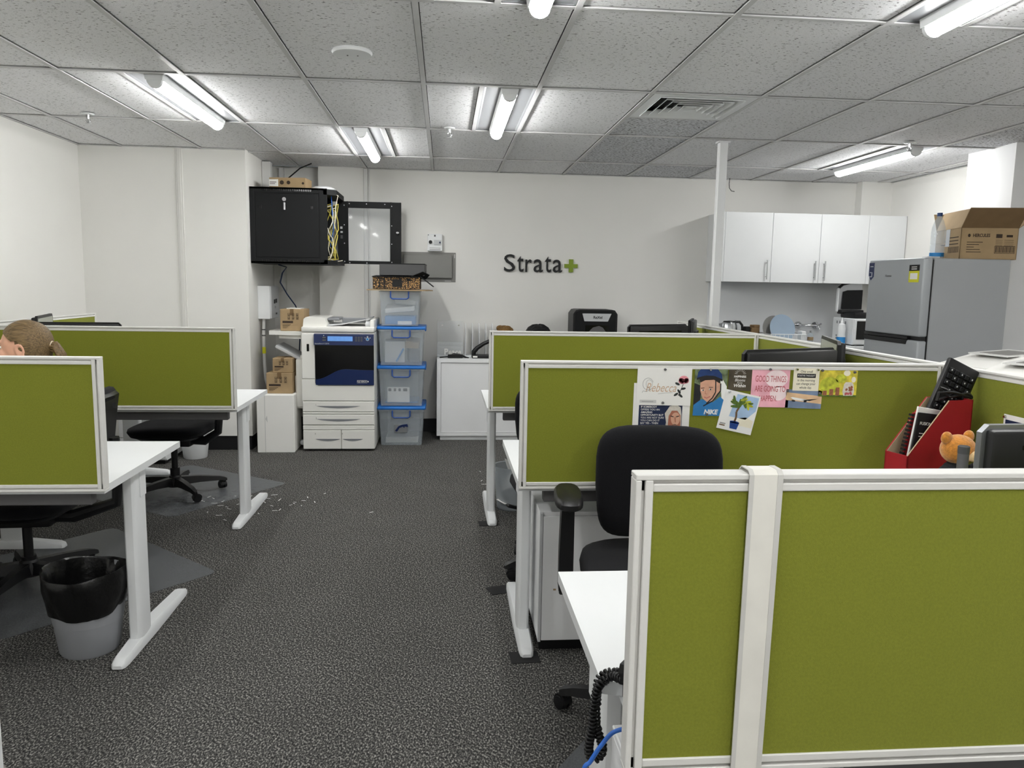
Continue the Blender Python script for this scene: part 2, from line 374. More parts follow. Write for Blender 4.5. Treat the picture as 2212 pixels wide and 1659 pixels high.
for nm, lo, hi in (('a', (XL, YF, ZC), (XL + 0.02, 6.41, ZC + 0.004)), ('b', (-0.7, YB - 0.02, ZC), (XR, YB, ZC + 0.004)), ('c', (XL, 6.39, ZC), (-1.575, 6.41, ZC + 0.004)), ('d', (XR - 0.02, YF, ZC), (XR, YB, ZC + 0.004))):
    part(ceil, 'grid_bar', MB('tbar').box(lo, hi))

# ------------------------------------------------------------------ ceiling fittings
LW, LL = 0.276, GDY - 2 * TB
def sect(cx, w, z, h, y, n=8):
    return [(cx + w * math.cos(PI + PI * i / n), y, z + h * math.sin(PI + PI * i / n)) for i in range(n + 1)]
def ceiling_light(x, y, label, grp=None):
    t = thing('ceiling_light', label, 'ceiling light', (x, y, ZC), 0, 'recessed led batten lights')
    hw, hl = LW / 2, LL / 2
    part(t, 'housing', MB('pan').box((-hw, -hl, 0.010), (hw, hl, 0.014)).prism([(-hw, 0.010), (-hw, 0.006), (-hw + 0.006, 0.006), (-hw + 0.014, 0.010)], -hl, hl, 'y').prism([(hw, 0.010), (hw - 0.014, 0.010), (hw - 0.006, 0.006), (hw, 0.006)], -hl, hl, 'y').box((-hw, -hl, 0.006), (hw, -hl + 0.006, 0.0105)).box((-hw, hl - 0.006, 0.006), (hw, hl, 0.0105)))
    part(t, 'batten', MB('white_metal').prism([(-0.047, 0.010), (-0.041, -0.022), (0.041, -0.022), (0.047, 0.010)], -hl + 0.02, hl - 0.02, 'y'))
    part(t, 'led_tube', MB('tube').loft([sect(0, 0.037, -0.022, 0.036, -hl + 0.045), sect(0, 0.037, -0.022, 0.036, hl - 0.045)]))
    for sgn in (-1, 1):
        y0 = sgn * (hl - 0.045)
        part(t, 'end_cap', MB('white_metal').loft([sect(0, 0.039, -0.022, 0.038, y0), sect(0, 0.037, -0.022, 0.034, y0 + sgn * 0.022)]))
    return t
LL_labels = {(-2, 1): 'recessed led batten light nearest the left wall', (1, 1): 'recessed led batten light in the middle of the ceiling above the sign', (0, 2): 'smaller looking led batten light close to the network cabinet',
             (1, -1): 'led batten light cut off at the top centre edge', (4, -1): 'large bright led batten light at the top right corner', (6, 2): 'led batten light over the kitchen fridge'}
for (k, r), s in lights.items():
    x = GX0 + GDX * (k + (0.75 if s else 0.25)); y = GY0 + GDY * (r + 0.5)
    ceiling_light(x, y, LL_labels.get((k, r)) or 'led batten light out of the picture, %s row %s' % ({-1: 'overhead', -3: 'second', -5: 'added rear'}[r], {-2: 'left', 1: 'middle', 4: 'right', 7: 'far right'}[k]))

# air diffuser: nested square louvres
vx, vy = GX0 + GDX * 3.5, GY0 + GDY * 1.25
t = thing('air_vent', 'square white louvred air conditioning diffuser in the ceiling', 'air vent', (vx, vy, ZC))
hv = 0.285
def sq_ring(mb, a0, z0, a1, z1, th=0.003):
    o = [(-a0, -a0, z0), (a0, -a0, z0), (a0, a0, z0), (-a0, a0, z0)]; i = [(-a1, -a1, z1), (a1, -a1, z1), (a1, a1, z1), (-a1, a1, z1)]
    mb.add(o + i + [(x, y, z + th) for x, y, z in o] + [(x, y, z + th) for x, y, z in i],
           [(k, (k + 1) % 4, 4 + (k + 1) % 4, 4 + k) for k in range(4)] + [(8 + k, 12 + k, 12 + (k + 1) % 4, 8 + (k + 1) % 4) for k in range(4)] + [(k, 8 + k, 8 + (k + 1) % 4, (k + 1) % 4) for k in range(4)] + [(4 + k, 4 + (k + 1) % 4, 12 + (k + 1) % 4, 12 + k) for k in range(4)])
    return mb
part(t, 'frame', sq_ring(MB('white_metal'), hv, 0.0, hv - 0.05, 0.0))
part(t, 'plenum', MB('void').box((-hv + 0.03, -hv + 0.03, 0.045), (hv - 0.03, hv - 0.03, 0.05)))
for i in range(5):
    a = hv - 0.05 - i * 0.045
    part(t, 'louvre', sq_ring(MB('white_metal'), a, -0.006, a - 0.025, 0.022))
part(t, 'louvre', MB('white_metal').box((-0.03, -0.03, 0.0), (0.03, 0.03, 0.004)))

def sprinkler(x, y, label):
    t = thing('sprinkler', label, 'sprinkler', (x, y, ZC), 0, 'ceiling sprinklers')
    part(t, 'rose', MB('white_metal').lathe([(0.0, 0.004), (0.036, 0.003), (0.038, 0.0), (0.03, -0.006), (0.0, -0.007)], 20))
    part(t, 'body', MB('chrome').cyl((0, 0, -0.006), (0, 0, -0.03), 0.012, 0.010).tube([(0.009, 0, -0.03), (0.014, 0, -0.042), (0.004, 0, -0.056)], 0.003).tube([(-0.009, 0, -0.03), (-0.014, 0, -0.042), (-0.004, 0, -0.056)], 0.003).cyl((0, 0, -0.03), (0, 0, -0.055), 0.003))
    part(t, 'deflector', MB('chrome').cyl((0, 0, -0.056), (0, 0, -0.059), 0.017))
sprinkler(-2.23, 5.20, 'chrome ceiling sprinkler head nearest the left wall')
sprinkler(0.026, 5.25, 'chrome ceiling sprinkler head beside the middle light')
sprinkler(3.18, 5.20, 'chrome ceiling sprinkler head beside the kitchen light')
t = thing('ceiling_speaker', 'flat round white cover disc on a ceiling tile', 'ceiling disc', (-0.418, 3.645, ZT))
part(t, 'cover', MB('white_metal').lathe([(0.0, 0.0), (0.086, 0.0), (0.090, -0.008), (0.084, -0.016), (0.0, -0.020)], 32))
part(t, 'screw', MB('dark_grey').cyl((-0.02, 0.0, -0.018), (-0.02, 0, -0.0215), 0.004, n=8).cyl((0.025, 0.0, -0.018), (0.025, 0, -0.0215), 0.003, n=8))
o = obj('loose_wire', MB('black_plastic').tube([(2.66, 7.2, 2.43), (2.655, 7.2, 2.37), (2.66, 7.2, 2.33), (2.68, 7.2, 2.305), (2.71, 7.2, 2.30)], 0.003, 6).mesh('loose_wire'))
tag(o, 'thin loose wire hanging from the ceiling above kitchen cabinets', 'wire')
# ------------------------------------------------------------------ desk screens
def bar_profile(mb, lo, hi, axis, th):
    """frame extrusion with a groove: two ribs and a recessed core. axis is the long axis; edge = the outer side."""
    return mb
def screen(name, label, p, L, z0, z1, along='x', th=0.03, group='olive green desk screens'):
    t = thing(name, label, 'desk screen', (p[0], p[1], z0), 0 if along == 'x' else PI / 2, group)
    H = z1 - z0; W = 0.024; d = 0.008
    y0, y1 = (0, th) if along == 'x' else (-th, 0)
    part(t, 'fabric_panel', MB('fabric').box((W - 0.002, y0 + 0.003, W - 0.002), (L - W + 0.002, y1 - 0.003, H - W + 0.002), 0.002))
    def hbar(za, zb, top):
        m = MB('frame').box((0.001, y0 + d, za + 0.0006), (L - 0.001, y1 - d, zb - 0.0006))
        a, b = (zb - 0.008, zb) if top else (za, za + 0.008)
        m.box((0, y0, a), (L, y1, b), 0.0012)
        a, b = (za, za + 0.011) if top else (zb - 0.011, zb)
        m.box((W, y0, a), (L - W, y1, b), 0.0012)
        return m
    part(t, 'frame_rail', hbar(H - W, H, True)); part(t, 'frame_rail', hbar(0, W, False))
    for left in (True, False):
        xa, xb = (0, W) if left else (L - W, L)
        m = MB('frame').box((xa + 0.0006, y0 + d, 0.007), (xb - 0.0006, y1 - d, H - 0.007))
        a, b = (xa, xa + 0.008) if left else (xb - 0.008, xb)
        m.box((a, y0, 0.008), (b, y1, H - 0.008), 0.0012)
        a, b = (xb - 0.011, xb) if left else (xa, xa + 0.011)
        m.box((a, y0, 0.008), (b, y1, H - 0.008), 0.0012)
        part(t, 'frame_post', m)
    return t
ZS0, ZS1 = 0.715, 1.15
YR1, YR2, YR3, YL1, YL2 = 0.985, 2.512, 4.113, 2.512, 4.113
SR, SL = 1.73, -2.47
screen('desk_screen', 'green desk screen in front with white strap over it', (0.257, YR1), SR - 0.257, ZS0, ZS1)
screen('desk_screen', 'green desk screen with photos and quotes pinned on it', (0.253, YR2), SR - 0.253, ZS0, ZS1)
screen('desk_screen', 'long green desk screen below the shredder and company sign', (0.24, YR3), SR - 0.24, ZS0, ZS1)
screen('desk_screen', 'green desk screen in front of the seated woman', (SL + 0.03, YL1), -1.083 - SL - 0.03, ZS0, ZS1)
screen('desk_screen', 'green desk screen behind the seated woman near the left wall', (SL + 0.03, YL2), -1.092 - SL - 0.03, ZS0, ZS1)
def spine(x, ya, yb, label): screen('side_screen', label, (x, ya), yb - ya, ZS0, ZS1, 'y', group='olive green side screens')
spine(SR, YR1 + 0.0, YR2 + 0.028, 'green side screen at the right edge behind teddy bear and monitor')
spine(SR, YR2 + 0.03, YR3 + 0.028, 'green side screen behind the pair of monitors, fridge beyond')
spine(SR, YR3 + 0.03, 5.62, 'green side screen furthest back below the slim white post')
spine(SL, YL1, YL2 + 0.028, 'green side screen left of the seated woman out of view')
spine(SL, YL2 + 0.03, 5.66, 'green side screen showing above the woman by left wall')

# ------------------------------------------------------------------ desks
DT = 0.725
def foot_secs(n0, n1):
    """T-foot lofted along y from n0 to n1 (local)"""
    secs = []
    L = n1 - n0
    for t, w, h in ((0, 0.016, 0.016), (0.015, 0.024, 0.026), (0.06, 0.028, 0.034), (0.3, 0.030, 0.046), (0.45, 0.031, 0.052), (0.6, 0.030, 0.048), (0.94, 0.027, 0.034), (0.985, 0.023, 0.026), (1, 0.015, 0.016)):
        y = n0 + L * t
        secs.append([(-w, y, 0.004), (w, y, 0.004), (w, y, h * 0.7), (w * 0.72, y, h), (-w * 0.72, y, h), (-w, y, h * 0.7)])
    return secs
def column_sec(z, hx=0.025, hy=0.062, n=20):
    out = []
    for i in range(n):
        a = 2 * PI * i / n; c, s_ = math.cos(a), math.sin(a)
        out.append((hx * math.copysign(abs(c) ** 0.55, c), hy * math.copysign(abs(s_) ** 0.55, s_), z))
    return out
def t_leg(desk, x, y, f0, f1, side, rz=0):
    mb = MB('white_metal'); mb.at((x, y, 0), (0, 0, rz)); mb.loft([column_sec(0.04), column_sec(DT - 0.028)])
    leg = part(desk, 'leg', mb)
    mb = MB('white_metal'); mb.at((x, y, 0), (0, 0, rz)); mb.loft(foot_secs(f0, f1)); part(leg, 'foot', mb)
    mb = MB('white_metal'); mb.at((x, y, 0), (0, 0, rz)); mb.box((side * 0.024, -0.012, 0.58), (side * 0.028, 0.045, DT - 0.03), 0.002).box((-0.02, -0.30, DT - 0.032), (0.02, 0.30, DT - 0.025))
    part(leg, 'cable_cover', mb)
def desk(name, label, x0, x1, y0, y1, rx, ry1, side, leg_x, group, notch=False):
    """L-shaped desk; open end at x0 if side<0 else x1; return next to the side screen from y1 to ry1, width up to rx"""
    t = thing(name, label, 'desk', (0, 0, 0), 0, group)
    if side < 0:   # open end on the left (right hand row)
        poly = [(x0, y0), (x1, y0), (x1, ry1), (rx, ry1), (rx, y1), (x0, y1)]
        if notch: poly = [(x0, y0 + 0.215), (x0 + 0.045, y0 + 0.20), (x0 + 0.085, y0), (x1, y0), (x1, ry1), (rx, ry1), (rx, y1), (x0, y1)]
    else:
        poly = [(x0, y0), (x1, y0), (x1, y1), (rx, y1), (rx, ry1), (x0, ry1)]
    part(t, 'desktop', MB('desk_white').prism(poly, DT - 0.025, DT))
    t_leg(t, leg_x, (y0 + y1) / 2 + 0.03, -0.22, 0.48, side)
    t_leg(t, (x0 + x1) / 2 if False else (rx + x1) / 2 if side < 0 else (x0 + rx) / 2, ry1 - 0.06, -0.25, 0.25, 1, PI / 2)
    part(t, 'beam', MB('dark_grey').box((min(x0, x1) + 0.09, y0 + 0.04, DT - 0.075), (max(x0, x1) - 0.06, y0 + 0.08, DT - 0.026), 0.003))
    return t
desk('corner_desk', 'white corner desk behind the front green screen', 0.272, SR - 0.002, YR1 + 0.032, 1.736, 1.22, YR2 - 0.004, -1, 0.325, 'white corner desks', notch=True)
desk('corner_desk', 'white corner desk behind the screen with pinned photos', 0.256, SR - 0.002, YR2 + 0.032, 3.29, 1.24, YR3 - 0.004, -1, 0.318, 'white corner desks')
desk('corner_desk', 'white corner desk in the right row nearest the credenza', 0.236, SR - 0.002, YR3 + 0.032, 4.88, 1.24, 5.6, -1, 0.285, 'white corner desks')
desk('corner_desk', 'white corner desk of the seated woman', SL + 0.032, -1.10, YL1 + 0.032, 3.267, -1.98, YL2 - 0.004, 1, -1.163, 'white corner desks')
desk('corner_desk', 'white corner desk in the left row nearest the copier', SL + 0.032, -1.095, YL2 + 0.032, 4.85, -1.98, 5.66, 1, -1.165, 'white corner desks')
# lower cable tray of the front desk
o = obj('cable_tray', MB('white_lam').box((0.285, 1.03, 0.655), (0.62, 1.19, 0.668), 0.002).box((0.285, 1.03, 0.60), (0.62, 1.036, 0.655)).box((0.285, 1.02, 0.50), (0.30, 1.19, 0.655), 0.002).mesh('cable_tray'))
tag(o, 'white cable tray under the front desk corner', 'cable tray')
def pad(x, y, label, rz=0.0):
    t = obj('rubber_pad', MB('rubber').box((-0.055, -0.045, 0), (0.055, 0.045, 0.003), 0.001).mesh('rubber_pad'))
    t.location = (x, y, 0); t.rotation_euler = (0, 0, rz); tag(t, label, 'pad')
PADS = ((0.308, 2.735, 'black rubber pad under near end of foot of the desk with pinned photos', 0.05), (0.262, 3.385, 'black rubber pad on carpet beside the far end of a white desk foot', 0.3), (0.262, 4.375, 'black rubber pad under the foot of the desk nearest the credenza', 0.03))

# strap over the front screen
def strap():
    t = thing('white_strap', 'white satin strap hung over the front green screen', 'strap', (0, 0, 0))
    path = [(1.047, 0.80), (1.020, 0.95), (1.0185, 1.13), (1.018, 1.150), (1.012, 1.1545), (0.988, 1.1545), (0.9825, 1.150), (0.982, 1.13), (0.981, 1.0), (0.9805, 0.86), (0.980, 0.74), (0.980, 0.70), (0.982, 0.62)]
    def xs(z, y): return 0.411 + 0.006 * 0 + (0.004 if z > 1.0 else 0.0) - 0.0 * z
    def strip(mb, a, b, off):
        secs = []
        for (y, z) in path:
            lean = -0.004 * (1.15 - z) / 0.43
            x0 = 0.4115 + lean; w = 0.0475 - 0.003 * (1.15 - z) / 0.43
            d = off if y < 1.0 else -off
            if z > 1.15: secs.append([(x0 + a * w, y, z + off), (x0 + b * w, y, z + off), (x0 + b * w, y, z + off - 0.0008), (x0 + a * w, y, z + off - 0.0008)])
            else: secs.append([(x0 + a * w, y - d, z), (x0 + b * w, y - d, z), (x0 + b * w, y - d + math.copysign(0.0008, d), z), (x0 + a * w, y - d + math.copysign(0.0008, d), z)])
        mb.loft(secs)
        return mb
    part(t, 'webbing', strip(MB('strap'), 0, 1, 0.0009))
    part(t, 'edge_band', strip(MB('strap_edge'), 0.0, 0.14, 0.0016)); part(t, 'edge_band', strip(MB('strap_edge'), 0.84, 1.0, 0.0016))
strap()

# ------------------------------------------------------------------ chair mats and shreds
def chair_mat(pts, label):
    c = [sum(p[0] for p in pts) / len(pts), sum(p[1] for p in pts) / len(pts)]
    poly = []
    n = len(pts)
    for i in range(n):
        p = Vector(pts[i]); a = (Vector(pts[i - 1]) - p).normalized() * 0.04; b = (Vector(pts[(i + 1) % n]) - p).normalized() * 0.04
        poly += [p + a, p + (a + b) * 0.3, p + b]
    o = obj('chair_mat', MB('mat_plastic').prism([(p[0] - c[0], p[1] - c[1]) for p in poly], 0.0005, 0.003).mesh('chair_mat'))
    o.location = (c[0], c[1], 0); tag(o, label, 'floor mat', 'vinyl chair mats')
chair_mat([(-1.08, 3.66), (-1.85, 4.37), (-2.40, 3.72), (-1.71, 2.97)], 'clear vinyl chair mat under the seated woman')
chair_mat([(-1.08, 5.32), (-1.91, 5.88), (-2.43, 5.11), (-1.60, 4.55)], 'clear vinyl chair mat under the empty chair nearest the copier')
chair_mat([(0.24, 1.93), (0.52, 2.30), (1.15, 1.83), (0.87, 1.46)], 'clear vinyl chair mat below the front desk')
mb = MB('shred'); rnd = random.Random(3)
spots = [(-1.12 + rnd.gauss(0, 0.16), 4.82 + rnd.gauss(0, 0.16)) for _ in range(26)] + [(-1.5 + rnd.gauss(0, 0.1), 4.95 + rnd.gauss(0, 0.1)) for _ in range(7)] + [(0.30 + rnd.gauss(0, 0.06), 5.3 + rnd.gauss(0, 0.2)) for _ in range(6)] + [(-0.85 + rnd.gauss(0, 0.2), 4.9 + rnd.gauss(0, 0.15)) for _ in range(7)]
for (x, y) in spots:
    a = rnd.uniform(0, PI); l = rnd.uniform(0.008, 0.024)
    mb.at((x, y, 0.0035), (0, rnd.uniform(-0.1, 0.1), a)).box((-l, -0.002, 0), (l, 0.002, 0.0012))
o = obj('paper_shreds', mb.mesh('paper_shreds')); o['kind'] = 'stuff'; tag(o, 'scattered white paper shreds on the carpet', 'paper shreds')
for a in PADS: pad(*a)
# ------------------------------------------------------------------ office chairs
def superring(hx, hy, n=28, e=0.5):
    return [(hx * math.copysign(abs(math.cos(2 * PI * i / n)) ** e, math.cos(2 * PI * i / n)), hy * math.copysign(abs(math.sin(2 * PI * i / n)) ** e, math.sin(2 * PI * i / n))) for i in range(n)]
def office_chair(label, loc, rz, seat_z=0.47, arms=True, back_w=0.21, back_y=0.23, back_lo=0.12, back_hi=0.47, base_rot=0.3, grp='black office swivel chairs'):
    """front of the chair looks to -y"""
    t = thing('office_chair', label, 'chair', loc, rz, grp)
    S = seat_z
    # seat cushion
    mb = MB('black_fabric')
    rings = []
    for z, k in ((S - 0.075, 0.80), (S - 0.065, 0.93), (S - 0.035, 1.0), (S - 0.012, 0.98), (S - 0.002, 0.90), (S, 0.70)):
        rings.append([(x * k, y * k + (0.02 if y < 0 else 0) * 0, z - 0.012 * max(0, -y) / 0.24 * (1 if z > S - 0.03 else 0.4)) for x, y in superring(0.255, 0.245, 32, 0.62)])
    mb.loft(rings); seat = part(t, 'seat', mb, smooth=60)
    part(seat, 'seat_pan', MB('black_plastic').loft([[(x * 0.78, y * 0.78, S - 0.095) for x, y in superring(0.24, 0.23, 24, 0.6)], [(x * 0.9, y * 0.9, S - 0.074) for x, y in superring(0.24, 0.23, 24, 0.6)]]))
    # backrest: rounded slab, slightly curved round the sitter
    mb = MB('black_fabric'); zc = S + (back_lo + back_hi) / 2; hz = (back_hi - back_lo) / 2
    rings = []
    for dy, k in ((-0.034, 0.72), (-0.030, 0.88), (-0.018, 0.965), (0.0, 1.0), (0.02, 0.985), (0.03, 0.93), (0.036, 0.75)):
        ring_ = []
        for x, z in superring(back_w, hz, 36, 0.42):
            xx = x * k * (1.0 - 0.06 * (z < 0) * (-z / hz)); zz = z * (1 - (1 - k) * back_w / hz * 0.9)
            ring_.append((xx, back_y + dy - 0.05 * (xx / back_w) ** 2 + 0.02 * (zz / hz) , zc + zz))
        rings.append(ring_)
    mb.loft(rings); back = part(t, 'backrest', mb, smooth=60)
    part(back, 'back_shell', MB('black_plastic').loft([[(x * k, back_y + dy - 0.05 * (x * k / back_w) ** 2 + 0.02 * z / hz, zc + z * k) for x, z in superring(back_w * 0.95, hz * 0.92, 28, 0.45)] for dy, k in ((0.032, 0.98), (0.046, 0.9))]))
    part(t, 'back_bracket', MB('black_plastic').tube([(0, 0.02, S - 0.11), (0, 0.20, S - 0.12), (0, back_y + 0.055, S - 0.06), (0, back_y + 0.065, S + 0.05), (0, back_y + 0.058, S + 0.24)], [0.03, 0.03, 0.026, 0.026, 0.022], 10))
    # mechanism, gas lift, lever
    part(t, 'mechanism', MB('black_plastic').box((-0.075, -0.12, S - 0.15), (0.075, 0.13, S - 0.095), 0.012, 2))
    part(t, 'gas_lift', MB('black_plastic').cyl((0, 0, 0.09), (0, 0, S - 0.30), 0.030, n=18).cyl((0, 0, S - 0.30), (0, 0, S - 0.15), 0.020, n=18))
    part(t, 'lever', MB('black_plastic').tube([(-0.07, 0.04, S - 0.13), (-0.16, 0.06, S - 0.135), (-0.21, 0.07, S - 0.15)], 0.006).at((-0.235, 0.075, S - 0.158), (0, 0.3, 0.2)).box((-0.035, -0.018, -0.008), (0.035, 0.018, 0.008), 0.006, 2))
    if arms:
        for sx in (-1, 1):
            arm = part(t, 'armrest', MB('black_plastic').loft([[(sx * 0.300 + x, -0.02 + y, S + z) for x, y in superring(0.043 * k, 0.125 * k, 20, 0.7)] for z, k in ((0.188, 0.85), (0.195, 1.0), (0.21, 1.0), (0.219, 0.86))]), smooth=50)
            mb = MB('black_plastic')
            mb.loft([[(sx * 0.300 + x * 0.022, 0.02 + y, z) for x, y in ((-1, -0.035), (1, -0.035), (1, 0.035), (-1, 0.035))] for z in (S - 0.10, S + 0.02)] + [[(sx * 0.300 + x * 0.019, 0.0 + y, z) for x, y in ((-1, -0.045), (1, -0.045), (1, 0.045), (-1, 0.045))] for z in (S + 0.19,)])
            mb.box((min(sx * 0.06, sx * 0.320), -0.01, S - 0.115), (max(sx * 0.06, sx * 0.320), 0.05, S - 0.097), 0.004)
            part(arm, 'arm_post', mb)
    # five star base
    part(t, 'hub', MB('black_plastic').lathe([(0.0, 0.05), (0.05, 0.052), (0.048, 0.10), (0.034, 0.125), (0.0, 0.126)], 20))
    for k in range(5):
        a = base_rot + 2 * PI * k / 5; c, s_ = math.cos(a), math.sin(a)
        def P(r, off, z): return (r * c - off * s_, r * s_ + off * c, z)
        leg = part(t, 'base_leg', MB('black_plastic').loft([[P(r, -w, z0), P(r, w, z0), P(r, w * 0.7, z1), P(r, -w * 0.7, z1)] for r, w, z0, z1 in ((0.03, 0.028, 0.06, 0.115), (0.15, 0.024, 0.068, 0.108), (0.27, 0.019, 0.066, 0.092), (0.305, 0.017, 0.06, 0.082), (0.318, 0.010, 0.06, 0.074))]))
        yaw = base_rot * 3 + k * 1.7
        wx, wy = -math.sin(yaw), math.cos(yaw); bx, by = math.cos(yaw), math.sin(yaw)
        cx, cy = 0.295 * c + bx * 0.014, 0.295 * s_ + by * 0.014
        mb = MB('black_plastic').cyl((0.295 * c, 0.295 * s_, 0.05), (0.295 * c, 0.295 * s_, 0.08), 0.008, n=8)
        for sg in (-1, 1):
            mb.cyl((cx + wx * 0.006 * sg, cy + wy * 0.006 * sg, 0.029), (cx + wx * 0.022 * sg, cy + wy * 0.022 * sg, 0.029), 0.0255, 0.0225, n=16)
        mb.loft([[(cx + wx * o_ + bx * 0.028 * math.cos(q) , cy + wy * o_ + by * 0.028 * math.cos(q), 0.031 + 0.029 * math.sin(q)) for q in [PI * j / 8 for j in range(9)]] for o_ in (-0.017, 0.017)])
        part(leg, 'caster', mb)
    return t
office_chair('black office chair turned to face the front desk, white cabinet behind it', (0.68, 2.25, 0), -0.10, seat_z=0.555, back_w=0.205, back_y=0.165, back_lo=0.03, back_hi=0.395, base_rot=2.85)
office_chair('black office chair half hidden behind the screen with pinned photos', (0.585, 3.62, 0), 0.12, seat_z=0.47, back_y=0.23, back_lo=0.1, back_hi=0.42, base_rot=0.9, arms=False)
office_chair('black office chair the woman sits on', (-1.87, 3.53, 0.0035), -PI / 2 + 0.06, seat_z=0.44, back_y=0.33, back_lo=0.12, back_hi=0.46, base_rot=1.2, arms=False)
office_chair('empty black office chair under the left desk nearest the copier', (-1.745, 5.07, 0.0035), -PI / 2 - 0.05, seat_z=0.475, back_lo=0.12, back_hi=0.46, base_rot=0.75, arms=False)
# ------------------------------------------------------------------ wall sign
t = thing('wall_sign', 'black and green raised letter company sign on the back wall', 'sign', (0.55, YB, 1.515))
xs = [(0.0, 'S'), (0.112, 't'), (0.178, 'r'), (0.240, 'a'), (0.344, 't'), (0.410, 'a')]
cum = 0.0
def letter(ch):
    mb = MB('sign_black'); mb.at((0, 0, 0), (PI / 2, 0, 0)); mb.text(ch, 0.222, 0.006, 'LEFT', bold=0.001); return mb
X = 0.0
for ch in 'Strata':
    mb = letter(ch)
    lo = min(v[0] for v in mb.v); hi = max(v[0] for v in mb.v); zlo = None
    widths = {'S': 0.112, 't': 0.064, 'r': 0.066, 'a': 0.094}
    sx = widths[ch] / (hi - lo) * 0.93
    zs = [v[2] for v in mb.v]; z0 = min(zs); H = max(zs) - z0; th = {'S': 0.162, 't': 0.148, 'r': 0.118, 'a': 0.12}[ch]
    mb.v = [((v[0] - lo) * sx, v[1] - 0.012, (v[2] - z0) * th / H) for v in mb.v]
    o = part(t, 'letter', mb); o.location = (X, 0, 0); X += widths[ch] + 0.012
part(t, 'plus', MB('sign_green').prism([(-0.02, -0.06), (0.02, -0.06), (0.02, -0.02), (0.062, -0.02), (0.062, 0.016), (0.02, 0.016), (0.02, 0.06), (-0.02, 0.06), (-0.02, 0.016), (-0.062, 0.016), (-0.062, -0.02), (-0.02, -0.02)], -0.018, 0, 'y'), 'green plus symbol').location = (0.632, 0, 0.066)

# ------------------------------------------------------------------ network cabinet on the wall
t = thing('network_cabinet', 'black wall mounted network cabinet with open glass door', 'network cabinet', (-1.572, 6.5, 1.535))
RX, RY, RZ = 0.585, 0.53, 0.61      # depth along x, width along y, height
mb = MB('black_matt').box((0, 0.004, 0), (RX, 0.02, RZ)).box((0, RY - 0.016, 0), (RX, RY, RZ)).box((0, 0, RZ - 0.016), (RX, RY, RZ)).box((0, 0, 0), (RX, RY, 0.016)).box((0, 0.01, 0), (0.012, RY - 0.01, RZ))
part(t, 'body', mb)
part(t, 'body_frame', MB('black_matt').box((0, 0, 0), (0.035, 0.012, RZ), 0.002).box((RX - 0.035, 0, 0), (RX + 0.03, 0.012, RZ), 0.002).box((0.035, 0, RZ - 0.045), (RX - 0.035, 0.012, RZ), 0.002).box((0.035, 0, 0), (RX - 0.035, 0.012, 0.045), 0.002))
part(t, 'front_rim', MB('black_matt').prism([(RX + 0.03, 0), (RX + 0.10, 0.05), (RX + 0.10, RY - 0.02), (RX, RY), (RX, 0)], RZ - 0.05, RZ - 0.008))
part(t, 'front_rim', MB('black_matt').prism([(RX + 0.03, 0), (RX + 0.10, 0.05), (RX + 0.10, RY - 0.02), (RX, RY), (RX, 0)], 0.0, 0.035))
sp = part(t, 'side_panel', MB('black_matt').box((0.043, 0.001, 0.052), (RX - 0.043, 0.006, RZ - 0.052), 0.002))
part(sp, 'lock', MB('chrome').cyl((0.275, 0.0, 0.515), (0.275, -0.012, 0.515), 0.016).box((0.268, -0.016, 0.43), (0.282, -0.012, 0.49), 0.002))
for x in (0.07, 0.48):
    part(sp, 'latch', MB('black_gloss').box((x, -0.003, 0.44), (x + 0.022, 0.001, 0.465), 0.001))
mbv = MB('black_gloss')
for zz in (RZ - 0.03, 0.015):
    for i in range(28): mbv.box((0.09 + i * 0.0145, -0.001, zz), (0.097 + i * 0.0145, 0.001, zz + 0.016))
part(t, 'vent_slots', mbv)
part(t, 'patch_rail', MB('black_plastic').box((0.40, 0.05, 0.03), (0.42, 0.08, RZ - 0.03)).box((0.40, RY - 0.09, 0.03), (0.42, RY - 0.06, RZ - 0.03)).box((0.38, 0.06, 0.40), (0.43, RY - 0.06, 0.445), 0.002).box((0.38, 0.06, 0.28), (0.43, RY - 0.06, 0.325), 0.002).box((0.2, 0.06, 0.10), (0.43, RY - 0.06, 0.19), 0.002))
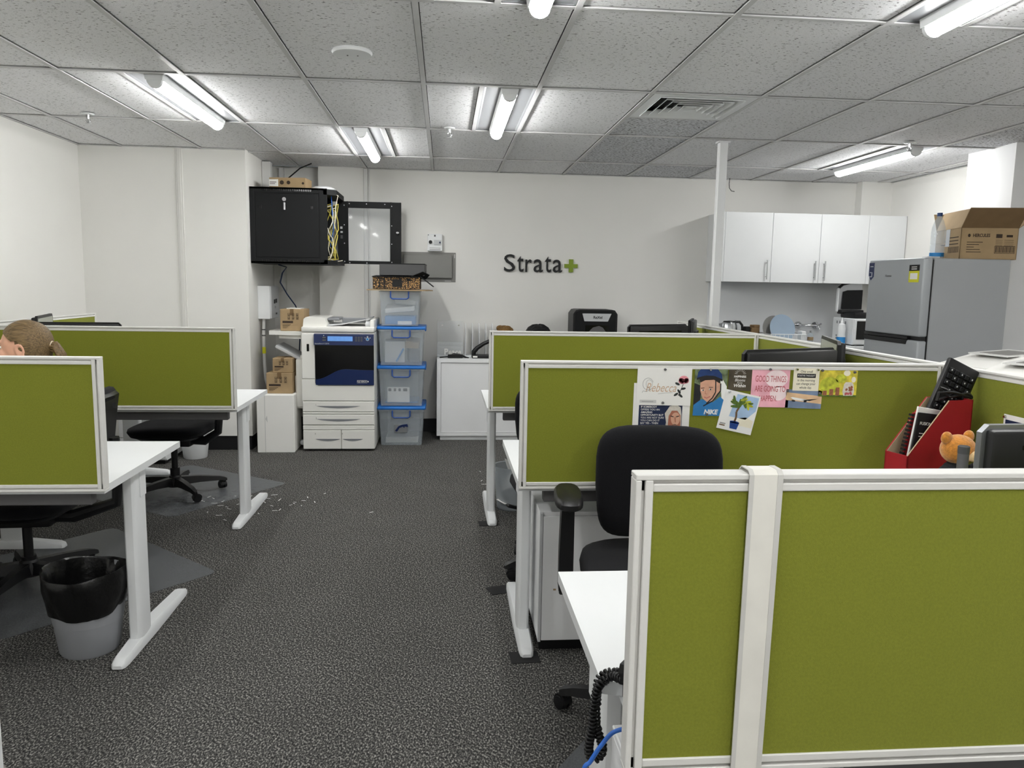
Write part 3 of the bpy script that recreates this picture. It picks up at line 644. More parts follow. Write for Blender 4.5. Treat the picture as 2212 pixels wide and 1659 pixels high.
# the open door lies along x at the far side
dy = RY + 0.0
def door():
    d = part(t, 'door', MB('black_matt').box((0.625, dy, 0.02), (0.705, dy + 0.02, 0.565), 0.002).box((1.085, dy, 0.02), (1.183, dy + 0.02, 0.565), 0.002).box((0.705, dy, 0.51), (1.085, dy + 0.02, 0.565), 0.002).box((0.705, dy, 0.02), (1.085, dy + 0.02, 0.048), 0.002).box((0.705, dy - 0.008, 0.02), (0.72, dy, 0.565)).box((1.085, dy - 0.008, 0.02), (1.10, dy, 0.565)))
    part(d, 'pane', MB('glass').box((0.705, dy + 0.008, 0.048), (1.085, dy + 0.011, 0.51)), 'clear glass pane')
    part(d, 'handle', MB('chrome').cyl((1.15, dy, 0.30), (1.15, dy - 0.02, 0.30), 0.010).box((1.138, dy - 0.024, 0.293), (1.165, dy - 0.018, 0.307), 0.002))
    s_ = MB('lgrey')
    for (x, z) in [(0.685, 0.53), (0.73, 0.545), (0.88, 0.545), (1.04, 0.545), (1.10, 0.53), (1.10, 0.36), (1.10, 0.2), (0.685, 0.36), (0.685, 0.2), (0.685, 0.04), (0.73, 0.03), (0.88, 0.03), (1.10, 0.04)]:
        s_.cyl((x, dy - 0.008, z), (x, dy - 0.011, z), 0.005, n=8)
    part(d, 'bolt', s_)
    part(d, 'hinge_clip', MB('lgrey').box((0.648, dy - 0.004, 0.325), (0.668, dy, 0.345), 0.001).box((0.65, dy - 0.004, 0.29), (0.67, dy, 0.305), 0.001).use('greybox').box((0.65, dy - 0.004, 0.24), (0.67, dy, 0.27), 0.001))
    part(d, 'hinge', MB('black_matt').cyl((0.62, dy, 0.06), (0.62, dy, 0.11), 0.009).cyl((0.62, dy, 0.47), (0.62, dy, 0.52), 0.009).box((0.585, dy - 0.004, 0.06), (0.63, dy + 0.004, 0.11)).box((0.585, dy - 0.004, 0.47), (0.63, dy + 0.004, 0.52)))
door()
rnd = random.Random(5)
def cable(col, n, seed):
    r = random.Random(seed); pts = []
    x0 = RX + 0.005 + r.uniform(0, 0.03); y = 0.06 + r.uniform(0, 0.30)
    z = 0.50 - r.uniform(0, 0.04); pts = [(RX - 0.15, y, z - 0.05)]
    for i in range(n):
        f = i / (n - 1)
        pts.append((x0 + 0.035 * math.sin(f * 5 + seed) + 0.012, y + 0.03 * math.sin(f * 9 + seed * 2), z * (1 - f) + 0.06 * f + 0.02 * math.sin(f * 14 + seed)))
    pts.append((RX - 0.1, y + 0.03, 0.04))
    # smooth
    sm = []
    for i in range(len(pts) - 1):
        for k in range(3):
            f = k / 3; a, b = Vector(pts[i]), Vector(pts[i + 1]); sm.append(a.lerp(b, f * f * (3 - 2 * f)))
    sm.append(Vector(pts[-1]))
    return part(t, 'patch_cable', MB(col).tube(sm, 0.0042, 6), smooth=80)
for i in range(9): cable('yellow_cable' if i % 3 else 'cream_cable', 9, i + 1)
part(t, 'patch_cable', MB('blue_cable').tube([(RX + 0.02, 0.12, 0.60), (RX + 0.05, 0.10, 0.56), (RX + 0.055, 0.1, 0.45), (RX + 0.06, 0.14, 0.3), (RX + 0.02, 0.2, 0.15)], 0.004, 6), smooth=80)
part(t, 'patch_cable', MB('cream_cable').tube([(RX + 0.03, 0.05, 0.60), (RX + 0.11, 0.06, 0.56), (RX + 0.085, 0.09, 0.48), (RX + 0.07, 0.12, 0.3)], 0.004, 6), smooth=80)
part(t, 'loose_plug', MB('cream_cable').tube([(RX + 0.03, 0.1, 0.05), (RX + 0.08, 0.08, 0.025), (RX + 0.14, 0.07, 0.035)], 0.004, 6), smooth=80)

def carton(name, label, lo, hi, rz, print_fn=None, m='card', grp=None, tape=True):
    cx, cy = (lo[0] + hi[0]) / 2, (lo[1] + hi[1]) / 2; hx, hy, h = (hi[0] - lo[0]) / 2, (hi[1] - lo[1]) / 2, hi[2] - lo[2]
    t = thing(name, label, 'box', (cx, cy, lo[2]), rz, grp)
    part(t, 'body', MB(m).box((-hx, -hy, 0), (hx, hy, h), 0.003))
    if tape: part(t, 'tape', MB('card_dark').box((-0.02 * min(1, hx * 8), -hy - 0.0008, h * 0.72), (0.02 * min(1, hx * 8), hy + 0.0008, h + 0.0008)))
    if print_fn:
        mb = MB('ink'); print_fn(mb, hx, hy, h); part(t, 'print', mb)
    return t
def box_marks(mb, hx, hy, h):
    y = -hy - 0.0015
    for r in range(2):
        for k in range(3):
            x = -hx * 0.35 + k * hx * 0.36; z = h * 0.80 - r * h * 0.16
            mb.box((x, y, z), (x + hx * 0.2, y + 0.001, z + h * 0.012)); mb.box((x, y, z - h * 0.11), (x + hx * 0.2, y + 0.001, z - h * 0.10)); mb.box((x, y, z - h * 0.11), (x + hx * 0.02, y + 0.001, z)); mb.box((x + hx * 0.18, y, z - h * 0.11), (x + hx * 0.2, y + 0.001, z))
            mb.prism([(x + hx * 0.05, z - h * 0.09), (x + hx * 0.15, z - h * 0.09), (x + hx * 0.1, z - h * 0.02)], y, y + 0.001, 'y')
    z0, z1 = h * 0.36, h * 0.46
    mb.box((-hx * 0.8, y, z0), (hx * 0.1, y + 0.001, z1))
    for k in range(4): mb.box((-hx * 0.8, y, h * (0.28 - k * 0.05)), (-hx * (0.1 + 0.12 * k), y + 0.001, h * (0.295 - k * 0.05)))
c = carton('cardboard_box', 'flat kraft box with white label lying on the network cabinet', (-1.43, 6.6, 2.145), (-1.13, 6.78, 2.235), -0.12, None, tape=False)
part(c, 'print', MB('paper').box((-0.15, -0.092, 0.02), (-0.075, -0.0905, 0.075)).use('ink').cyl((-0.045, -0.092, 0.05), (-0.045, -0.0905, 0.05), 0.017).cyl((0.01, -0.092, 0.05), (0.01, -0.0905, 0.05), 0.015).cyl((0.13, -0.092, 0.045), (0.13, -0.0905, 0.045), 0.01).box((-0.145, -0.0925, 0.05), (-0.09, -0.0915, 0.055)).box((-0.145, -0.0925, 0.038), (-0.10, -0.0915, 0.042)))
o = obj('access_point', MB('white_metal').lathe([(0.0, 0.0), (0.09, 0.0), (0.105, 0.012), (0.10, 0.022), (0.07, 0.036), (0.0, 0.044)], 32).mesh('access_point')); o.location = (-1.02, 6.72, 2.145)
tag(o, 'white round dome lying on top of the network cabinet', 'access point')
o = obj('dangling_cable', MB('black_plastic').tube([(-1.16, 7.0, 2.41), (-1.25, 6.95, 2.36), (-1.36, 6.9, 2.25), (-1.40, 6.88, 2.16)], 0.006, 6).mesh('dangling_cable')); tag(o, 'black cable running from ceiling to the top of network cabinet', 'cable')
o = obj('blue_data_cable', MB('navy_cable').tube([(-1.40, 6.72, 1.53), (-1.33, 6.70, 1.51), (-1.37, 6.72, 1.46), (-1.405, 6.8, 1.38), (-1.37, 6.9, 1.28), (-1.32, 7.0, 1.18), (-1.28, 7.04, 1.06), (-1.30, 7.05, 0.8), (-1.31, 7.05, 0.6)], 0.006, 6).mesh('blue_data_cable')); tag(o, 'dark blue cable hanging down from the network cabinet', 'cable')

# electrical box on the side wall with conduit
t = thing('switch_box', 'white electrical switch box on the wall under network cabinet', 'electrical box', (-1.575, 6.70, 1.07))
part(t, 'body', MB('white_metal').box((0, 0, 0), (0.10, 0.31, 0.28), 0.004)); part(t, 'cover', MB('lgrey').box((0.10, 0.005, 0.005), (0.112, 0.305, 0.275), 0.003))
part(t, 'switch', MB('black_plastic').box((0.112, 0.10, 0.13), (0.12, 0.13, 0.165), 0.002).box((0.112, 0.17, 0.135), (0.12, 0.20, 0.17), 0.002).use('chrome').cyl((0.112, 0.14, 0.10), (0.118, 0.14, 0.10), 0.01).use('black_plastic').box((0.112, 0.17, 0.035), (0.117, 0.21, 0.05), 0.002))
o = obj('conduit_pipe', MB('conduit').tube([(-1.535, 6.74, 1.07), (-1.54, 6.735, 0.95), (-1.54, 6.74, 0.7), (-1.535, 6.75, 0.55), (-1.51, 6.78, 0.45), (-1.47, 6.83, 0.3), (-1.45, 6.86, 0.01)], 0.014, 10).use('dark_grey').cyl((-1.54, 6.735, 0.985), (-1.54, 6.735, 0.975), 0.0155).cyl((-1.54, 6.735, 0.935), (-1.54, 6.735, 0.925), 0.0155).use('yellow_tag').cyl((-1.54, 6.738, 0.83), (-1.54, 6.738, 0.775), 0.0155).mesh('conduit_pipe', 50)); tag(o, 'white conduit pipe with yellow tape band below the switch box', 'conduit')

# isolator and grey cover
t = thing('isolator_switch', 'small white isolator switch box on the back wall', 'switch', (-0.16, YB, 1.69))
part(t, 'case', MB('white_metal').box((0, -0.055, 0), (0.135, 0, 0.155), 0.004)); part(t, 'knob', MB('black_plastic').cyl((0.028, -0.055, 0.08), (0.028, -0.066, 0.08), 0.016).box((0.024, -0.07, 0.068), (0.032, -0.064, 0.092)))
part(t, 'breaker', MB('lgrey').box((0.06, -0.062, 0.055), (0.125, -0.054, 0.10), 0.002).use('navy').box((0.108, -0.068, 0.07), (0.12, -0.06, 0.085), 0.001)); part(t, 'lettering', MB('dark_grey').box((0.004, -0.0556, 0.14), (0.012, -0.055, 0.148)).box((0.06, -0.0556, 0.13), (0.075, -0.055, 0.146)).box((0.02, -0.0556, 0.01), (0.12, -0.055, 0.014)).box((0.02, -0.0556, 0.025), (0.12, -0.055, 0.028)))
t = thing('panel_cover', 'grey rectangular panel cover on the wall behind tubs', 'wall panel', (-0.40, YB, 1.41))
part(t, 'back_plate', MB('greypanel').box((0, -0.006, 0), (0.50, 0, 0.27), 0.002)); part(t, 'lid', MB('greypanel').box((0.02, -0.035, 0.035), (0.465, -0.006, 0.245), 0.004)); part(t, 'label_strip', MB('paper2').box((0.487, -0.008, 0.22), (0.493, -0.006, 0.255)).box((0.40, -0.008, 0.006), (0.46, -0.006, 0.011)))

# ------------------------------------------------------------------ copier
t = thing('copier', 'large white office copier with navy blue front', 'copier', (-1.158, 6.36, 0))
W_, D_ = 0.585, 0.66
part(t, 'body', MB('copier_white').box((0, 0.012, 0.42), (W_, D_, 0.985), 0.006).box((0.0, 0.02, 0.015), (W_, D_, 0.42), 0.004).use('copier_edge').box((0.02, 0.05, 0.0), (W_ - 0.02, D_ - 0.03, 0.03)))
part(t, 'front_column', MB('copier_white').box((0, 0, 0.605), (0.105, 0.015, 0.975), 0.004))
part(t, 'slot', MB('black_gloss').box((0.042, -0.002, 0.83), (0.062, 0.001, 0.89), 0.003))
part(t, 'front_cover', MB('copier_white').prism([(0, 0.425), (W_, 0.425), (W_, 0.548), (0.13, 0.548), (0.105, 0.57), (0.105, 0.60), (0, 0.60)], 0.0, 0.014, 'y'))
cav = MB('black_gloss').box((0.108, 0.004, 0.555), (W_ - 0.003, 0.014, 0.885)); part(t, 'output_bay', cav)
n = 16; top = [(0.112 + (W_ - 0.117) * i / n, 0.60 + 0.085 * (1 - math.cos(PI * min(1, i / 8.0))) / 2 * (1.0) - (0.012 * max(0, (i - 9)) / 7 if i < 13 else 0.006)) for i in range(n + 1)]
part(t, 'navy_cover', MB('navy').prism([(0.112, 0.556), (W_ - 0.005, 0.556)] + top[::-1], -0.010, 0.008, 'y'))
mb = MB('copier_white'); mb.at((0.485, -0.011, 0.585), (PI / 2, 0, 0)); mb.text('FUJI XEROX', 0.015, 0.0005, bold=0.0004); mb.at(); mb.box((0.445, -0.0112, 0.573), (0.528, -0.0108, 0.575)).box((0.445, -0.0112, 0.595), (0.528, -0.0108, 0.597)).ball((0.534, -0.011, 0.585), 0.006, 10, 6); part(t, 'brand_plate', mb)
cp = part(t, 'control_panel', MB('navy').prism([(-0.035, 0.885), (-0.028, 0.97), (0.01, 0.975), (0.01, 0.885)], 0.105, W_ - 0.002, 'x'))
part(cp, 'screen', MB('lcd').add([(0.215, -0.0345, 0.918), (0.415, -0.0345, 0.918), (0.415, -0.0315, 0.957), (0.215, -0.0315, 0.957)], [(0, 1, 2, 3)]))
k = MB('dark_grey')
for i in range(3):
    for j in range(3): k.box((0.436 + i * 0.022, -0.0365, 0.918 + j * 0.014), (0.450 + i * 0.022, -0.031, 0.926 + j * 0.014))
k.box((0.175, -0.0365, 0.92), (0.20, -0.031, 0.93)).box((0.175, -0.0365, 0.94), (0.20, -0.031, 0.95))
k.use('lgrey').cyl((0.535, -0.033, 0.936), (0.535, -0.0375, 0.936), 0.014, n=14).cyl((0.535, -0.033, 0.956), (0.535, -0.036, 0.956), 0.006, n=10).cyl((0.515, -0.033, 0.946), (0.515, -0.036, 0.946), 0.004, n=8).cyl((0.556, -0.033, 0.946), (0.556, -0.036, 0.946), 0.004, n=8).cyl((0.185, -0.033, 0.962), (0.185, -0.036, 0.962), 0.004, n=8)
k.use('label_blue').cyl((0.535, -0.037, 0.936), (0.535, -0.039, 0.936), 0.010, n=14)
part(cp, 'button', k)
mb = MB('lgrey'); mb.at((0.112, -0.036, 0.897), (PI / 2, 0, 0)); mb.text('ApeosPort-V C3373', 0.014, 0.0003, 'LEFT'); part(cp, 'lettering', mb)
def drawer(x0, x1, z0, z1, num, hl, hr):
    d = part(t, 'paper_drawer', MB('copier_white').box((x0, 0.0, z0), (x1, 0.02, z1), 0.004))
    zc_ = z0 + (z1 - z0) * 0.52; n = 10
    part(d, 'grip', MB('grey_plastic').prism([(hl + (hr - hl) * i / n, zc_ + 0.004) for i in range(n + 1)] + [(hr - (hr - hl) * i / n, zc_ - 0.016 * math.sin(PI * i / n)) for i in range(1, n)], -0.0015, 0.002, 'y'))
    mb = MB('dark_grey'); mb.at((hl + 0.0, -0.001, z1 - 0.03), (PI / 2, 0, 0)); mb.text(num, 0.018, 0.0005); part(d, 'number', mb)
drawer(0.002, W_ - 0.002, 0.331, 0.418, '1', 0.11, 0.47)
part(t, 'drawer_strip', MB('copier_white').box((0.002, 0.0, 0.313), (W_ - 0.002, 0.02, 0.327), 0.002))
drawer(0.002, W_ - 0.002, 0.222, 0.308, '2', 0.11, 0.47)
part(t, 'drawer_strip', MB('copier_white').box((0.002, 0.0, 0.181), (W_ - 0.002, 0.02, 0.216), 0.002))
drawer(0.002, 0.310, 0.018, 0.177, '3', 0.10, 0.305)
drawer(0.314, W_ - 0.002, 0.018, 0.177, '4', 0.32, 0.49)
# scanner and document feeder
sc_ = part(t, 'scanner_lid', MB('copier_white').box((0.0, 0.0, 0.988), (W_, D_ - 0.05, 1.03), 0.01, 2).prism([(0.005, 1.025), (0.19, 1.025), (0.20, 1.05), (0.18, 1.10), (0.03, 1.105), (0.012, 1.09)], 0.05, D_ - 0.1, 'y'))
part(sc_, 'feeder_tray', MB('lgrey').prism([(0.19, 1.045), (0.30, 1.05), (0.50, 1.088), (0.54, 1.10), (0.54, 1.09), (0.30, 1.04), (0.19, 1.03)], 0.12, D_ - 0.14, 'y').box((0.50, 0.1, 1.02), (0.575, D_ - 0.1, 1.075), 0.02, 2).use('grey_plastic').box((0.19, 0.14, 1.075), (0.29, 0.4, 1.098), 0.01, 2).box((0.31, 0.15, 1.058), (0.50, 0.17, 1.10), 0.005))
part(sc_, 'feeder_end', MB('copier_white').box((0.545, 0.06, 1.02), (0.582, D_ - 0.08, 1.09), 0.012, 2))
part(t, 'output_tray', MB('copier_white').prism([(-0.275, 0.10), (-0.29, 0.16), (-0.29, 0.46), (-0.27, 0.52), (0.01, 0.55), (0.01, 0.05)], 0.955, 0.985).prism([(-0.20, 0.12), (-0.20, 0.5), (0.01, 0.53), (0.01, 0.07)], 0.925, 0.956))
mb = MB('lgrey'); mb.at((-0.115, 0.26, 0.80), (0, 0.5, 0)); mb.box((-0.13, -0.15, -0.014), (0.12, 0.15, 0.012), 0.006, 2); part(t, 'bypass_tray', mb)
part(t, 'side_module', MB('copier_white').box((-0.06, 0.06, 0.36), (0, 0.55, 0.76), 0.012, 2).box((-0.078, 0.08, 0.345), (-0.0, 0.53, 0.42), 0.01, 2).box((-0.072, 0.09, 0.44), (-0.05, 0.5, 0.62), 0.008, 2).box((-0.03, 0.10, 0.74), (0.0, 0.5, 0.79), 0.01, 2))
mb = MB('dark_grey'); mb.at((-0.04, 0.079, 0.385), (PI / 2, 0, 0)); mb.text('5', 0.018, 0.0005); part(t, 'number', mb)
part(t, 'foot', MB('lgrey').box((-0.045, 0.1, 0.03), (-0.003, 0.16, 0.07), 0.012, 2)); part(t, 'foot', MB('black_plastic').cyl((0.05, 0.06, 0), (0.05, 0.06, 0.03), 0.02).cyl((W_ - 0.05, 0.06, 0), (W_ - 0.05, 0.06, 0.03), 0.02))
c = carton('cardboard_box', 'brown carton with paper on top standing on the copier output tray', (-1.345, 6.49, 0.986), (-1.155, 6.72, 1.165), -0.04, box_marks)
part(c, 'paper_slip', MB('paper').box((-0.055, -0.06, 0.179), (0.06, 0.08, 0.185), 0.001))

# white tall box with two cartons
t = thing('white_box', 'tall plain white cardboard box on the floor left of copier', 'box', (-1.365, 6.45, 0), 0.0)
part(t, 'body', MB('paper').box((-0.148, -0.145, 0), (0.15, 0.17, 0.478), 0.004)); part(t, 'corner_crease', MB('paper2').box((-0.085, -0.1462, 0.0), (-0.080, -0.145, 0.47)).prism([(-0.08, 0.28), (-0.065, 0.31), (-0.062, 0.25)], -0.1465, -0.145, 'y'))
carton('cardboard_box', 'brown printed carton standing on the tall white box', (-1.445, 6.38, 0.479), (-1.235, 6.60, 0.648), -0.03, box_marks)
carton('cardboard_box', 'smaller brown carton topmost of pile beside the copier', (-1.395, 6.40, 0.649), (-1.235, 6.58, 0.768), -0.05, box_marks, 'card')

# ------------------------------------------------------------------ stacked tubs
def tub(label, z0, h, lid, x0=-0.545, x1=-0.187, y0=6.59, dep=0.42, handle=True, contents=None, sticker=None):
    cx = (x0 + x1) / 2; t = thing('storage_tub', label, 'storage tub', (cx, y0 + dep / 2, z0), 0, 'stacked clear storage tubs')
    hw, hd = (x1 - x0) / 2, dep / 2; th = 0.004
    zb = h - (0.03 if lid else 0.0)
    def rect(k, z, ins=0): return [(-(hw - ins) * k, -(hd - ins) * k, z), ((hw - ins) * k, -(hd - ins) * k, z), ((hw - ins) * k, (hd - ins) * k, z), (-(hw - ins) * k, (hd - ins) * k, z)]
    mb = MB('tub').loft([rect(0.97, 0), rect(1.06, zb)], cap=False).loft([rect(0.97, th, th), rect(1.06, zb, th)], cap=False)
    a = rect(0.97, 0); mb.add(a, [(0, 1, 2, 3)]); mb.add(rect(0.97, th, th), [(0, 1, 2, 3)])
    o1, i1 = rect(1.06, zb), rect(1.06, zb, th); mb.add(o1 + i1, [(k, (k + 1) % 4, 4 + (k + 1) % 4, 4 + k) for k in range(4)])
    body = part(t, 'body', mb)
    part(body, 'rim', MB('tub').loft([rect(1.06, zb - 0.012), rect(1.10, zb - 0.012), rect(1.10, zb), rect(1.06, zb)], cap=False))
    if lid:
        l = part(t, 'lid', MB('blue_lid').box((-hw * 1.14, -hd * 1.12, zb), (hw * 1.14, hd * 1.12, zb + 0.024), 0.008, 2).box((-hw * 1.16, -hd * 0.5, zb - 0.02), (-hw * 1.10, hd * 0.5, zb + 0.03), 0.008, 2).box((hw * 1.10, -hd * 0.5, zb - 0.02), (hw * 1.16, hd * 0.5, zb + 0.03), 0.008, 2))
    if handle:
        y = -hd * 1.10; zz = zb - 0.005
        part(t, 'handle', MB('blue_handle').tube([(-0.075, y - 0.006, zz), (-0.075, y - 0.012, zz - 0.05), (-0.06, y - 0.014, zz - 0.062), (0.06, y - 0.014, zz - 0.062), (0.075, y - 0.012, zz - 0.05), (0.075, y - 0.006, zz)], 0.006, 8))
    if contents:
        for (m, lo, hi, r) in contents:
            mb = MB(m); mb.at(((lo[0] + hi[0]) / 2, (lo[1] + hi[1]) / 2, (lo[2] + hi[2]) / 2), r)
            mb.box(tuple((lo[i] - hi[i]) / 2 for i in range(3)), tuple((hi[i] - lo[i]) / 2 for i in range(3)), 0.004); part(t, 'contents', mb)
    return t, hw, hd
tb, hw, hd = tub('bottom clear tub on the floor with dolphin sticker', 0, 0.345, True, contents=[('paper2', (-0.14, -0.15, 0.01), (0.14, 0.15, 0.06), (0, 0, 0)), ('tub', (-0.13, -0.14, 0.065), (0.15, 0.14, 0.26), (0, 0, 0.05))])
dol = [(0.0, 0.0), (0.02, 0.028), (0.05, 0.042), (0.085, 0.046), (0.10, 0.05), (0.095, 0.042), (0.105, 0.03), (0.10, 0.022), (0.075, 0.026), (0.07, 0.012), (0.06, 0.024), (0.03, 0.014), (0.012, -0.016), (-0.004, -0.02), (0.0, -0.012), (-0.012, -0.014)]
part(tb, 'sticker', MB('silver').box((-0.06, -hd * 1.03 - 0.002, 0.115), (0.05, -hd * 1.0 - 0.004, 0.185), 0.0005).use('navy').prism([(x - 0.045, z + 0.142) for x, z in dol], -hd * 1.045 - 0.003, -hd * 1.04, 'y'))
tub('clear tub second from the floor with printed white sheet inside', 0.346, 0.35, True, contents=[('paper', (-0.12, -0.196, 0.03), (0.07, -0.192, 0.16), (0, 0, 0)), ('label_blue', (-0.14, -0.18, 0.02), (0.14, 0.15, 0.03), (0, 0, 0)), ('tub', (-0.14, -0.17, 0.03), (0.14, 0.15, 0.27), (0, 0, 0)), ('ink', (-0.11, -0.1985, 0.125), (-0.085, -0.197, 0.15), (0, 0, 0)), ('ink', (-0.065, -0.1985, 0.125), (-0.045, -0.197, 0.15), (0, 0, 0)), ('ink', (-0.025, -0.1985, 0.125), (-0.005, -0.197, 0.15), (0, 0, 0)), ('ink', (0.015, -0.1985, 0.125), (0.05, -0.197, 0.15), (0, 0, 0))])
tub('clear tub third from the floor packed with grey items', 0.697, 0.335, True, contents=[('paper2', (-0.15, -0.17, 0.02), (0.02, 0.15, 0.20), (0, 0, 0.05)), ('dark_grey', (0.05, -0.16, 0.02), (0.14, 0.15, 0.14), (0, 0, 0.1)), ('label_blue', (-0.02, -0.188, 0.02), (-0.005, -0.18, 0.15), (0, 0.5, 0)), ('card', (0.03, -0.15, 0.15), (0.15, 0.1, 0.21), (0.1, 0.1, 0))])
tub('topmost clear tub with white bag inside', 1.033, 0.295, False, x0=-0.535, x1=-0.22, contents=[('paper', (-0.13, -0.16, 0.13), (0.12, 0.12, 0.17), (0.12, -0.1, 0)), ('paper2', (-0.05, -0.15, 0.17), (0.13, 0.12, 0.21), (-0.1, 0.1, 0)), ('label_blue', (-0.13, -0.15, 0.01), (0.13, 0.15, 0.08), (0, 0, 0)), ('paper', (-0.02, -0.188, 0.01), (0.1, -0.182, 0.04), (0, 0, 0))])
# opened patterned carton with flaps
def comb_mat():
    m = bpy.data.materials.new('honeycomb_print_card'); m.use_nodes = True; nt = m.node_tree; b = nt.nodes['Principled BSDF']; b.inputs['Roughness'].default_value = 0.7
    g = nt.nodes.new('ShaderNodeNewGeometry'); v = nt.nodes.new('ShaderNodeTexVoronoi'); v.inputs['Scale'].default_value = 70; v.feature = 'DISTANCE_TO_EDGE'
    r = nt.nodes.new('ShaderNodeValToRGB'); r.color_ramp.elements[0].position = 0.12; r.color_ramp.elements[0].color = lin((40, 30, 22)); r.color_ramp.elements[1].position = 0.2; r.color_ramp.elements[1].color = lin((186, 146, 92))
    nt.links.new(g.outputs['Position'], v.inputs['Vector']); nt.links.new(v.outputs['Distance'], r.inputs['Fac']); nt.links.new(r.outputs['Color'], b.inputs['Base Color']); return m
M['comb'] = comb_mat()
t = thing('open_carton', 'opened carton with honeycomb print and black flaps on tubs', 'box', (-0.36, 6.80, 1.33))
part(t, 'body', MB('comb').box((-0.245, -0.19, 0.012), (0.15, 0.2, 0.115), 0.003))
part(t, 'flap', MB('card').prism([(-0.29, -0.25), (0.20, -0.28), (0.26, -0.19), (0.22, 0.2), (-0.26, 0.2)], 0.0, 0.008))
mb = MB('black_matt'); mb.at((-0.05, 0, 0.118), (0.03, 0.0, 0)); mb.box((-0.20, -0.21, 0), (0.19, 0.2, 0.006)); part(t, 'flap', mb)
mb = MB('black_matt'); mb.at((0.15, 0, 0.118), (0, 0.65, 0)); mb.box((0, -0.19, 0), (0.14, 0.19, 0.006)); part(t, 'flap', mb)
mb = MB('black_matt'); mb.at((0.06, -0.2, 0.112), (-0.9, 0.1, 0.35)); mb.prism([(0, 0), (0.15, 0.0), (0.17, -0.05), (0.1, -0.075)], 0, 0.005); part(t, 'flap', mb)
part(t, 'print', MB('inkblack').box((-0.19, -0.1925, 0.03), (-0.18, -0.19, 0.10)).box((-0.155, -0.1925, 0.03), (-0.145, -0.19, 0.10)).box((-0.205, -0.1925, 0.025), (-0.125, -0.19, 0.033)).box((-0.205, -0.1925, 0.095), (-0.165, -0.19, 0.102)).box((-0.08, -0.1925, 0.03), (0.0, -0.19, 0.095)).box((0.05, -0.1925, 0.03), (0.056, -0.19, 0.10)).box((0.04, -0.1925, 0.08), (0.075, -0.19, 0.098)))
t = thing('grey_box', 'flat dark grey box lying on the opened carton', 'box', (-0.355, 6.82, 1.456), -0.02)
part(t, 'lid', MB('greybox').box((-0.19, -0.2, 0.0), (0.19, 0.15, 0.10), 0.004)); part(t, 'edge_seam', MB('black_matt').box((-0.191, -0.201, 0.094), (0.191, 0.151, 0.102), 0.001)); part(t, 'thumb_notch', MB('black_matt').cyl((0.19, -0.02, 0.03), (0.192, -0.02, 0.03), 0.014))
# ------------------------------------------------------------------ credenza and what stands on it
t = thing('credenza', 'low white credenza with flat doors along the back wall', 'cabinet', (-0.065, 6.81, 0))
CL, CD, CH = 2.02, 0.42, 0.735
part(t, 'carcass', MB('white_lam').box((0, 0.0, CH - 0.035), (CL, CD, CH), 0.001).box((0, 0.0, 0.04), (0.035, CD, CH - 0.035)).box((CL - 0.035, 0, 0.04), (CL, CD, CH - 0.035)).box((0.035, 0.0, 0.04), (CL - 0.035, CD, 0.065)).box((0.035, CD - 0.02, 0.065), (CL - 0.035, CD, CH - 0.035)).box((0.035, 0.03, 0.065), (CL - 0.035, CD - 0.02, CH - 0.045)))
part(t, 'plinth', MB('white_metal').box((0.03, 0.02, 0), (CL - 0.03, CD - 0.02, 0.04)))
n = 4; dw = (CL - 0.07) / n
for i in range(n):
    d = part(t, 'door', MB('white_lam').box((0.037 + dw * i, 0.010, 0.068), (0.033 + dw * (i + 1), 0.028, CH - 0.039), 0.001))
    hx = 0.037 + dw * i + (dw - 0.05 if i % 2 == 0 else 0.03)
    part(d, 'finger_pull', MB('lgrey').cyl((hx, 0.010, 0.42), (hx, 0.008, 0.42), 0.016))
# acrylic brochure holder
t = thing('brochure_holder', 'clear acrylic brochure holder on the credenza left end', 'brochure holder', (-0.065, 6.98, CH))
part(t, 'back_sheet', MB('clear').box((0, 0.06, 0.0), (0.235, 0.064, 0.325), 0.001)); part(t, 'pocket', MB('clear').box((0.0, 0.0, 0.0), (0.235, 0.003, 0.10)).box((0, 0.0, 0), (0.003, 0.06, 0.10)).box((0.232, 0, 0), (0.235, 0.06, 0.10)).box((0, 0, 0), (0.235, 0.06, 0.004))); part(t, 'pocket', MB('clear').box((0.0, 0.03, 0.10), (0.235, 0.033, 0.135)).box((0.11, 0.03, 0.0), (0.113, 0.06, 0.13)))
part(t, 'screw', MB('chrome').cyl((0.045, 0.058, 0.285), (0.045, 0.064, 0.285), 0.008, n=10).cyl((0.195, 0.058, 0.285), (0.195, 0.064, 0.285), 0.008, n=10))
t = thing('peace_sign', 'white cut out word standing in the acrylic holder', 'ornament', (0.075, 6.955, CH + 0.022))
X = -0.075
for ch, w_, h_ in (('P', 0.036, 0.055), ('e', 0.028, 0.036), ('a', 0.028, 0.036), ('c', 0.026, 0.036), ('e', 0.028, 0.036)):
    mb = MB('paper'); mb.at((0, 0, 0), (PI / 2, 0, 0)); mb.text(ch, 0.07, 0.005, 'LEFT', bold=0.0022)
    xs_ = [v[0] for v in mb.v]; zs = [v[2] for v in mb.v]; a, b = min(xs_), max(xs_); z0, z1 = min(zs), max(zs)
    mb.v = [(X + (v[0] - a) / (b - a) * w_, v[1], 0.001 + (v[2] - z0) / (z1 - z0) * h_) for v in mb.v]; X += w_ + 0.0015
    part(t, 'letter', mb)
